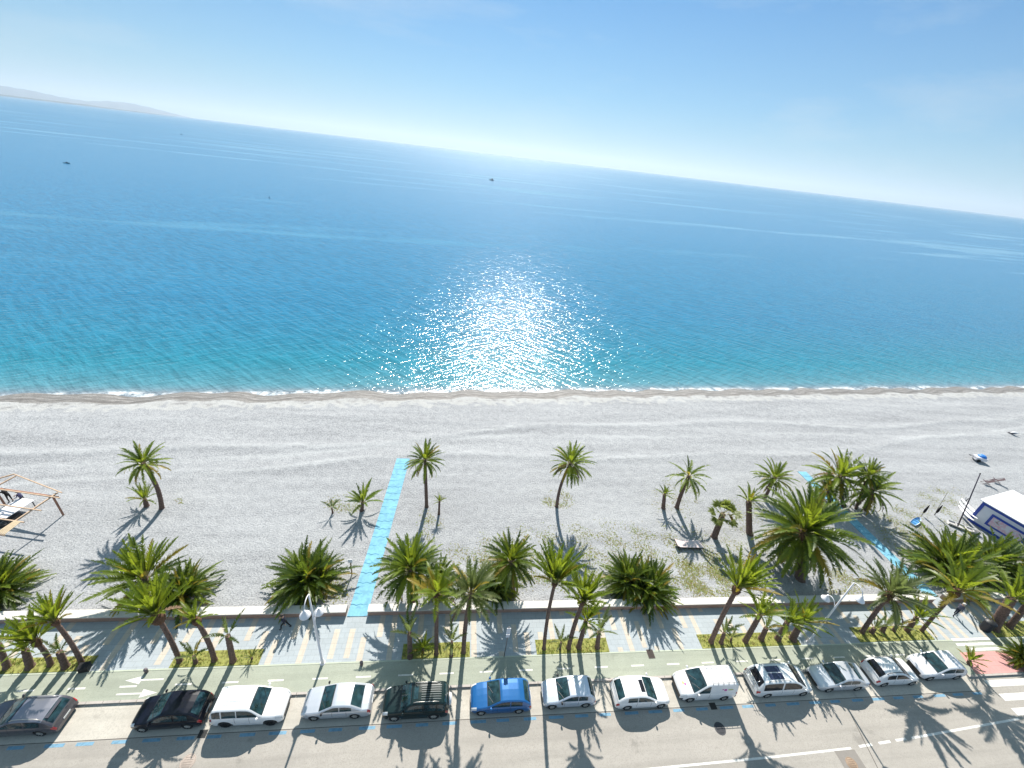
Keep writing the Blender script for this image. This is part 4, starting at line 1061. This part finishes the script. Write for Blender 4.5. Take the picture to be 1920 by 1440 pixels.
SKINM = mat('skin', (0.50, 0.30, 0.21), .6)
def person(px, py, rz, label, top, legs, hairc, stride=.0, lean=0.0, armf=(.0, .0), elbow=(.4, .4), h=1.74, cap=None, group=None):
    """one continuous skinned body; clothing colours lie on its faces, hair or cap is a child"""
    g = at(px, py); g.z = beach_z(g.x, g.y) if g.y > 22 else .006
    root = empty('person', g, rz, label, 'person', group)
    V = []; E = []; Rd = []
    def add(p, r, par=None):
        V.append(Vector(p)); Rd.append(r); i = len(V)-1
        if par is not None: E.append((par, i))
        return i
    s = h/1.74; ln = lean
    def S(x, y, z): # local: +x forward, y left; lean tips the upper body forward
        zz = z; fx = x+max(0, z-.93)*math.sin(ln); return (fx*s, y*s, (.93+(zz-.93)*math.cos(ln) if zz > .93 else zz)*s)
    pel = add(S(0, 0, .95), .145*s); sp1 = add(S(0, 0, 1.10), .135*s, pel); ch = add(S(.0, 0, 1.32), .165*s, sp1); nk = add(S(-.005, 0, 1.48), .058*s, ch)
    hd0 = add(S(.015, 0, 1.56), .082*s, nk); hd1 = add(S(.01, 0, 1.655), .098*s, hd0); add(S(.0, 0, 1.715), .06*s, hd1)
    add(S(.115, 0, 1.61), .012*s, hd0)
    for sd in (-1, 1): add(S(0, sd*.102, 1.615), .014*s, hd0)
    for sd in (-1, 1):
        st = stride*sd
        hip = add(S(0, sd*.095, .90), .095*s, pel); kx = .10*max(0, st)*2+.25*st
        kn = add(S(kx+.03, sd*.10, .50), .062*s, hip); an = add(S(.62*st, sd*.10, .09), .042*s, kn); he = add(S(.62*st+.06, sd*.105, .045), .042*s, an); add(S(.62*st+.17, sd*.115, .035), .032*s, he)
        sh = add(S(0, sd*.19, 1.41), .062*s, ch); af = armf[0 if sd < 0 else 1]; eb = elbow[0 if sd < 0 else 1]
        el_ = Vector(S(0, sd*.235, 1.41))+Vector((math.sin(af)*.29, 0, -math.cos(af)*.29))*s
        e = add(el_, .043*s, sh); d2 = Vector((math.sin(af+eb), 0, -math.cos(af+eb)))
        w_ = add(el_+d2*.25*s, .029*s, e); pm = add(el_+d2*.32*s, .032*s, w_)
        pw_ = el_+d2*.36*s; u = Vector((d2.z, 0, -d2.x))
        for k, (o_, l_) in enumerate(((-.030, .070), (-.010, .082), (.010, .076), (.028, .060))):
            f1 = add(pw_+u*o_*s, .0095*s, pm); f2 = add(pw_+u*o_*s+d2*l_*.55*s+Vector((0, -sd*.008, 0)), .0088*s, f1); add(pw_+u*o_*s+d2*l_*.9*s+Vector((0, -sd*.028, 0)), .008*s, f2)
        t1 = add(el_+d2*.31*s+u*-.045*s, .011*s, pm); add(el_+d2*.36*s+u*-.062*s, .009*s, t1)
    me = bpy.data.meshes.new('body'); me.from_pydata([tuple(v) for v in V], E, [])
    ob = bpy.data.objects.new('body_source', me); COL.objects.link(ob)
    md = ob.modifiers.new('skin', 'SKIN'); md.use_smooth_shade = True
    for i, sv in enumerate(me.skin_vertices[0].data): sv.radius = (Rd[i], Rd[i]*.95); sv.use_root = (i == 0)
    ob.modifiers.new('sub', 'SUBSURF').render_levels = 1; ob.modifiers['sub'].levels = 1
    dg = bpy.context.evaluated_depsgraph_get(); ev = bpy.data.meshes.new_from_object(ob.evaluated_get(dg)); bpy.data.objects.remove(ob)
    ev.name = 'body'
    for mm in (SKINM, top, legs, BLACKP): ev.materials.append(mm)
    for p in ev.polygons:
        c = p.center/s; hand = abs(c.y) > .205 and False
        z = c.z; p.use_smooth = True
        arm = abs(c.y) > .185
        if z < .10: p.material_index = 3
        elif z < .98 and not arm: p.material_index = 2
        elif z < 1.47 and not (arm and (Vector((c.x, c.z))-Vector((0, 1.41))).length > .50): p.material_index = 1
        else: p.material_index = 0
    bd = bpy.data.objects.new('body', ev); COL.objects.link(bd); bd.parent = root
    hc = Vector(S(.0, 0, 1.66)); m = MB()
    m.lathe([(.112*s, -.03*s), (.116*s, .02*s), (.10*s, .07*s), (.06*s, .10*s), (0, .112*s)], hc+Vector((-.012*s, 0, 0)), 14)
    if cap: m.box(hc+Vector((.13*s, 0, .02*s)), (.10*s, .15*s, .015*s))
    m.build('cap' if cap else 'hair', cap or hairc, root)
    return root
NAVY = mat('navy_cloth', (.012, .016, .035), .9); BLK = mat('black_cloth', (.012, .012, .014), .9); PURP = mat('dull_blue_cloth', (.06, .06, .13), .9); GREYC = mat('grey_cloth', (.10, .10, .14), .9)
HAIR = mat('dark_hair', (.02, .014, .010), .6); HAIRG = mat('grey_hair', (.42, .40, .38), .7)
person(537, 1178, R(180), 'person in dark clothes striding along the pavement left of the lamp post', NAVY, BLK, HAIR, .55, .12, (.45, -.45), (.4, .3))
person(1787, 1153, R(8), 'person with a pale cap and dark jacket walking near the pale leaning palm', GREYC, NAVY, HAIRG, .4, .1, (-.3, .35), (.5, .4), cap=mat('pale_cap', (.55, .53, .50), .8))
person(48, 945, R(200), 'person in a dull blue top standing astride under the timber frame', PURP, BLK, HAIR, .3, .15, (.5, .3), (.6, .8))
person(22, 941, R(160), 'person in black bending over the white table', BLK, BLK, HAIR, .12, .55, (.7, .8), (.3, .3))

# ------------------------------------------------------------------ right end of the beach: kiosk, mast, boards, boats, chairs
EAVE = 3.3
KA = at(1838, 936, EAVE); KU = (at(1920, 983, EAVE)-KA); KU.z = 0; KU.normalize(); KV = Vector((-KU.y, KU.x, 0))
if KV.x < 0: KV = -KV
KW, KD = 9.5, 7.4
root = empty('beach_kiosk', (KA.x, KA.y, 0), 0, 'white kiosk with hipped white roof and blue framed picture on its wall', 'kiosk')
def K(u, v, z): p = KU*u+KV*v; return Vector((p.x, p.y, z))
BLUEP = mat('blue_frame_paint', (0.012, 0.055, 0.36), .45); KWHITE = mat('white_panel', (0.66, 0.68, 0.74), .5, .04, 2); ROOFW = mat('white_canvas', (0.78, 0.78, 0.80), .7, .03, 1)
i_ = .28
m = MB(); c4 = [K(i_, i_, 0), K(KW-i_, i_, 0), K(KW-i_, KD-i_, 0), K(i_, KD-i_, 0)]
poly = [(p.x, p.y) for p in c4]; m.prism(poly, -.3, EAVE-.07); m.build('wall', KWHITE, root)
m = MB(); R0 = [K(0, 0, EAVE), K(KW, 0, EAVE), K(KW, KD, EAVE), K(0, KD, EAVE)]; T0 = [K(2.6, KD/2, EAVE+1.15), K(KW-2.6, KD/2, EAVE+1.15)]
B0 = [p-Vector((0, 0, .10)) for p in R0]
m.add(R0+T0+B0, [(0, 1, 5, 4), (1, 2, 5), (2, 3, 4, 5), (3, 0, 4), (6, 9, 8, 7), (0, 6, 7, 1), (1, 7, 8, 2), (2, 8, 9, 3), (3, 9, 6, 0)])
m.build('roof', ROOFW, root)
def kpanel(nm, u0, u1, z0, z1, off, mt, th=.04):
    m = MB(); a, b_ = K(u0, i_-off, 0), K(u1, i_-off, 0); m.bar(Vector((a.x, a.y, (z0+z1)/2)), Vector((b_.x, b_.y, (z0+z1)/2)), th, z1-z0); return m.build(nm, mt, root)
kpanel('blue_border', i_, KW-i_, 2.80, 3.15, .03, BLUEP); kpanel('blue_border', i_, i_+.32, .3, 2.80, .03, BLUEP)
kpanel('blue_border', i_, KW-i_, 0.0, .30, .03, BLUEP)
fr = kpanel('picture_frame', 1.6, 5.0, .75, 2.35, .05, BLUEP)
pt = NT('picture_print'); Pn = pt.n('TexCoord').outputs['Object']; nz = pt.noise(1.1, Pn, 3)
pt.link(pt.ramp(nz, [(.40, (.62, .62, .68)), (.52, (.62, .36, .44)), (.58, (.60, .62, .66)), (.70, (.20, .05, .07))]), pt.p.inputs['Base Color'])
pc = kpanel('picture', 1.85, 4.75, 1.0, 2.1, .10, pt.m); pc.parent = fr
fr2 = kpanel('picture_frame', 5.6, 8.6, .75, 2.35, .05, BLUEP); pc2 = kpanel('picture', 5.85, 8.35, 1.0, 2.1, .10, pt.m); pc2.parent = fr2

fb = at(1795, 990); root = empty('flag_mast', (fb.x, fb.y, 0), 0, 'tall dark bare mast beside the white boards', 'mast')
T = above(fb, 1838, 888); m = MB(); m.tube([(0, 0, -.2), (T-fb)*.5, T-fb], [.075, .065, .05], 8); m.build('pole', mat('dark_mast', (.07, .055, .08), .6), root)
m = MB(); m.lathe([(0, .08), (.07, .05), (.07, -.05), (0, -.08)], T-fb, 8); m.build('finial', BLACKP, root)
b = at(1752, 965); root = empty('thin_pole', (b.x, b.y, 0), 0, 'thin grey bamboo stake standing in the weeds left of the mast', 'pole')
T = above(b, 1776, 924); m = MB(); m.tube([(0, 0, -.1), T-b], .022, 6); m.build('stake', mat('grey_stake', (.25, .23, .2), .8), root)
BOARD = mat('white_board', (0.76, 0.74, 0.76), .3)
def board(a_px, b_px, z, label):
    A, B = at(*a_px, z), at(*b_px, z); d = B-A; L = d.length; ang = math.atan2(d.y, d.x)
    root = empty('surfboard', ((A+B)/2), ang, label, 'surfboard', 'white boards racked by the mast')
    m = MB(); P = []
    for i in range(15):
        t = -1+2*i/14; w = .21*max(.02, (1-abs(t)**2.6))**.6; x = t*L/2; rk = .10*t**4
        P.append([(x, w*math.cos(a), .055*math.sin(a)+rk) for a in np.linspace(0, 2*math.pi, 11)])
    m.grid(P); m.build('deck', BOARD, root)
    m = MB(); m.add([(-L/2+.2, -.01, -.03), (-L/2+.45, -.01, -.04), (-L/2+.2, 0, -.22)], [(0, 1, 2)]); m.add([(-L/2+.2, .01, -.03), (-L/2+.45, .01, -.04), (-L/2+.2, 0, -.22)], [(2, 1, 0)]); m.build('fin', BLACKP, root)
    return root
board((1802, 935), (1839, 970), .95, 'farthest of the three white boards racked by the dark mast')
board((1798, 941), (1832, 974), .90, 'middle of the three white boards racked by the dark mast')
board((1797, 948), (1825, 977), .85, 'nearest of the three white boards racked by the dark mast')
p0, p1 = at(1806, 946), at(1830, 972)
root = empty('board_rack', ((p0+p1)/2), 0, 'dark rack carrying the three white boards', 'rack')
c = (p0+p1)/2
m = MB()
for q in (p0, p1):
    m.bar((q.x-c.x, q.y-c.y, 0), (q.x-c.x, q.y-c.y, 1.1), .06, .06)
    m.bar((q.x-c.x-.9, q.y-c.y-.6, .74), (q.x-c.x+.6, q.y-c.y+.6, .78), .05, .05)
m.build('uprights', BLACKP, root)
def rowboat(px, py, ang, L, label, hullm, inn, name='rowing_boat', z=None, canopy=False):
    g = at(px, py, SEA if z is not None else 0); root = empty(name, (g.x, g.y, z if z is not None else beach_z(g.x, g.y)), ang, label, 'boat')
    m = MB(); rows = []
    for i in range(13):
        t = i/12; x = (t-.5)*L; w = L*.17*math.sin(math.pi*min(1, .24+.76*t*.98)) if t > .0 else L*.115
        w = max(.02, L*.17*(1-max(0, (t-.45)/.55)**2.3)*(.8+.2*min(1, t/.3)))
        sh = L*.11+L*.06*max(0, t-.6)/.4
        rows.append([(x, -w, sh), (x, -w*.9, sh*.45), (x, -w*.45, .02), (x, 0, 0), (x, w*.45, .02), (x, w*.9, sh*.45), (x, w, sh)])
    m.grid(rows); m.add(rows[0], [tuple(reversed(range(7)))]); 
    inner = [[(p[0], p[1]*.86, max(p[2]*.9, L*.05)) for p in r_] for r_ in rows]; m.grid(inner, 1, True, True)
    m.grid([[r_[0] for r_ in rows], [r_[0] for r_ in inner]], 0, False); m.grid([[r_[6] for r_ in inner], [r_[6] for r_ in rows]], 0, False)
    m.build('hull', [hullm, inn], root)
    for xx in (-.25, .05, .28):
        m = MB(); m.box((xx*L, 0, L*.085), (L*.05, L*.27, .03)); m.build('thwart', inn, root)
    return root
rowboat(1716, 979, R(25), 2.2, 'small blue and white rowing boat in the weeds left of the yellow green clump', mat('white_hull', (.70, .72, .74), .4), mat('blue_inner', (.08, .28, .55), .5))
rowboat(1806, 992, R(-40), 3.0, 'white rowing boat half hidden behind the big clump and below the mast', mat('white_hull_b', (.72, .70, .68), .4), mat('grey_inner', (.45, .43, .42), .6))
for px, py, a, lb in ((1728, 966, 118, 'left dark paddle shaped cover sticking up from the weeds near the boats'), (1752, 966, 112, 'right dark paddle shaped cover sticking up from the weeds near the boats')):
    g = at(px, py); root = empty('sunshade', (g.x, g.y, 0), R(a), lb, 'folded parasol', 'folded dark parasols by the boats')
    m = MB(); m.tube([(0, 0, -.1), (.0, 0, .5)], .03, 6); m.build('shaft', BLACKP, root)
    m = MB(); m.lathe([(.02, .4), (.11, .5), (.14, .8), (.08, 1.4), (.02, 1.75)], seg=8); m.build('folded_canopy', BLK, root)
g = at(1833, 864); root = empty('beach_trolley', (g.x, g.y, 0), R(-20), 'white and blue beach trolley standing alone on the open shingle', 'trolley')
m = MB(); m.box((0, 0, .55), (1.5, .9, .5)); m.build('tub', WMETAL, root)
m = MB(); m.lathe([(0, .32), (.35, .28), (.52, .1), (.55, 0)], (.25, .1, .8), 14); m.build('blue_cover', mat('blue_cover', (.015, .17, .55), .5), root)
for s in (-.5, .5): m = MB(); m.lathe([(0, -.05), (.26, -.05), (.26, .05), (0, .05)], (-.3, s, .26), 14, axis=(0, 1, 0)); m.build('wheel', RUBBER, root)
m = MB(); m.tube([(-.75, -.25, .6), (-1.5, -.2, .75), (-1.5, .2, .75), (-.75, .25, .6)], .03, 6); m.build('handle', BLACKP, root)
def deckchair(px, py, a, label):
    g = at(px, py); root = empty('deck_chair', (g.x, g.y, 0), R(a), label, 'deck chair', 'dark folding chairs on the shingle')
    m = MB()
    for s in (-.3, .3): m.bar((.55, s, 0), (-.45, s, .95), .05, .04); m.bar((-.5, s, 0), (.5, s, .5), .05, .04)
    m.bar((-.45, -.3, .95), (-.45, .3, .95), .04, .04); m.bar((.5, -.3, .5), (.5, .3, .5), .04, .04); m.build('frame', mat('dark_wood', (.09, .05, .06), .7), root)
    m = MB(); P = []
    for i in range(8):
        t = i/7; x = .5-.95*t; z = .5+.45*t-.28*math.sin(math.pi*t); P.append([(x, -.2, z), (x, .2, z)])
    m.grid(P); m.build('sling_seat', mat('brown_sling', (.07, .045, .05), .9), root)
deckchair(1849, 908, 150, 'left of the two dark folding deck chairs beyond the kiosk')
deckchair(1868, 905, 140, 'right of the two dark folding deck chairs beyond the kiosk')
g = at(1898, 815); root = empty('seabird', (g.x, g.y, beach_z(g.x, g.y)), R(-30), 'white and grey bundle like a resting gull on the far right shingle', 'bird')
m = MB(); m.lathe([(0, -.5), (.10, -.42), (.2, -.2), (.24, .1), (.17, .32), (.10, .42), (.11, .52), (.07, .6), (0, .63)], (0, 0, .28), 10, axis=(1, 0, .35)); m.build('body', mat('white_feather', (.7, .68, .68), .8), root)
for s in (-1, 1): m = MB(); m.grid([[(.25, s*.2, .42), (.2, s*.25, .25)], [(-.2, s*.22, .36), (-.2, s*.26, .16)], [(-.75, s*.08, .14), (-.7, s*.1, .06)]]); m.build('wing', mat('grey_feather', (.12, .10, .11), .8), root)
m = MB(); m.lathe([(.03, 0), (.02, .08), (0, .14)], (.6, 0, .5), 6, axis=(1, 0, -.1)); m.build('beak', mat('beak', (.5, .3, .05), .5), root)

g = at(1290, 1024); root = empty('sun_lounger', (g.x, g.y, 0), R(-2), 'pale pink sun lounger lying on the shingle under a palm shadow', 'sun lounger')
m = MB(); m.box((.1, 0, .36), (2.5, .95, .07)); m.quad([(-1.15, -.475, .40), (-1.5, -.475, .58), (-1.5, .475, .58), (-1.15, .475, .40)]); m.build('cushion', mat('pink_cushion', (.60, .50, .49), .85, .06, 3), root)
m = MB(); m.box((0, -.50, .30), (2.9, .05, .06)); m.box((0, .50, .30), (2.9, .05, .06)); m.build('frame', BLACKP, root)
for a in (-1.1, 1.1):
    for s in (-.45, .45): m = MB(); m.box((a, s, .14), (.05, .05, .3)); m.build('leg', BLACKP, root)

g = at(1845, 1180); root = empty('litter_bin', (g.x, g.y, 0), 0, 'dark litter bin beside the massive palm trunk at the right edge', 'litter bin')
m = MB(); m.lathe([(.34, 0), (.40, .1), (.42, 1.0), (.44, 1.02), (.44, 1.08), (.36, 1.08), (.34, .7)], seg=18); m.build('bin_body', mat('navy_bin', (.012, .016, .03), .5), root)
m = MB(); m.lathe([(.40, 1.10), (.30, 1.2), (0, 1.25)], seg=18); m.build('lid', BLACKP, root)
g = at(161, 1255); root = empty('black_box', (g.x, g.y, .03), R(10), 'small black box at the right end of the left grass bed', 'box')
m = MB(); m.box((0, 0, .2), (.55, .45, .42)); m.build('box_body', BLACKP, root); m = MB(); m.box((0, 0, .43), (.6, .5, .04)); m.build('lid', BLK, root)
for (px, py, lb) in ((275, 1260, 'low bollard stub at the pavement edge in palm shadow above the black car'), (678, 1246, 'low dark bollard stub at the pavement edge right of the lamp post')):
    g = at(px, py); root = empty('bollard', (g.x, g.y, 0), 0, lb, 'bollard', 'low bollards at the pavement edge')
    m = MB(); m.lathe([(.12, 0), (.11, .26), (.13, .28), (.10, .36), (0, .38)], seg=12); m.build('stub', mat('bollard_metal', (.12, .10, .11), .6), root)

# ------------------------------------------------------------------ far out: boats and a buoy
DKH = mat('dark_hull', (.02, .035, .06), .6)
rb = rowboat(125, 306, R(5), 3.6, 'low dark boat far out on the sea at the left', DKH, DKH, 'motor_boat', SEA-.15)
m = MB(); m.box((.2, 0, .55), (.8, .7, .5)); m.tube([(.2, 0, .7), (.2, 0, 1.3)], .05, 6); m.build('cabin', DKH, rb)
rb = rowboat(922, 338, R(170), 7.0, 'small dark fishing boat far out in the sun glitter', DKH, DKH, 'fishing_boat', SEA-.15)
m = MB(); m.box((-.8, 0, 1.7), (2.0, 1.6, 1.7)); m.build('cabin', DKH, rb)
m = MB(); m.tube([(2.6, 0, .9), (3.0, 0, 3.6)], .10, 6); m.build('mast', DKH, rb)
rb = rowboat(340, 252, R(20), 5.0, 'tiny dark boat near the horizon on the left', DKH, DKH, 'motor_boat', SEA-.15)
m = MB(); m.box((0, 0, .9), (1.5, 1.1, .9)); m.build('cabin', DKH, rb)
g = at(505, 371, SEA); root = empty('buoy', (g.x, g.y, SEA), 0, 'small dark buoy alone on the sea left of the glitter', 'buoy')
m = MB(); m.lathe([(0, -.3), (.3, -.2), (.35, .1), (.2, .3), (.08, .4), (.05, .9), (0, .95)], seg=12); m.build('float', DKH, root)
m = MB(); m.lathe([(0, 1.25), (.12, 1.1), (.12, 1.0), (0, .93)], seg=10); m.build('topmark', BLACKP, root)

# ------------------------------------------------------------------ sea haze: one even volume round the whole scene
def build_haze():
    m_ = bpy.data.materials.new('sea_haze'); m_.use_nodes = True; nt = m_.node_tree; nt.nodes.clear()
    o = nt.nodes.new('ShaderNodeOutputMaterial'); v = nt.nodes.new('ShaderNodeVolumePrincipled')
    v.inputs['Color'].default_value = (0.72, 0.86, 1.0, 1); v.inputs['Density'].default_value = HAZE; v.inputs['Anisotropy'].default_value = 0.25
    nt.links.new(v.outputs[0], o.inputs['Volume'])
    mb = MB(); mb.box((0, 0, 493), (124000, 124000, 1000)); h = mb.build('haze', m_); tag(h, kind='stuff')
build_haze()
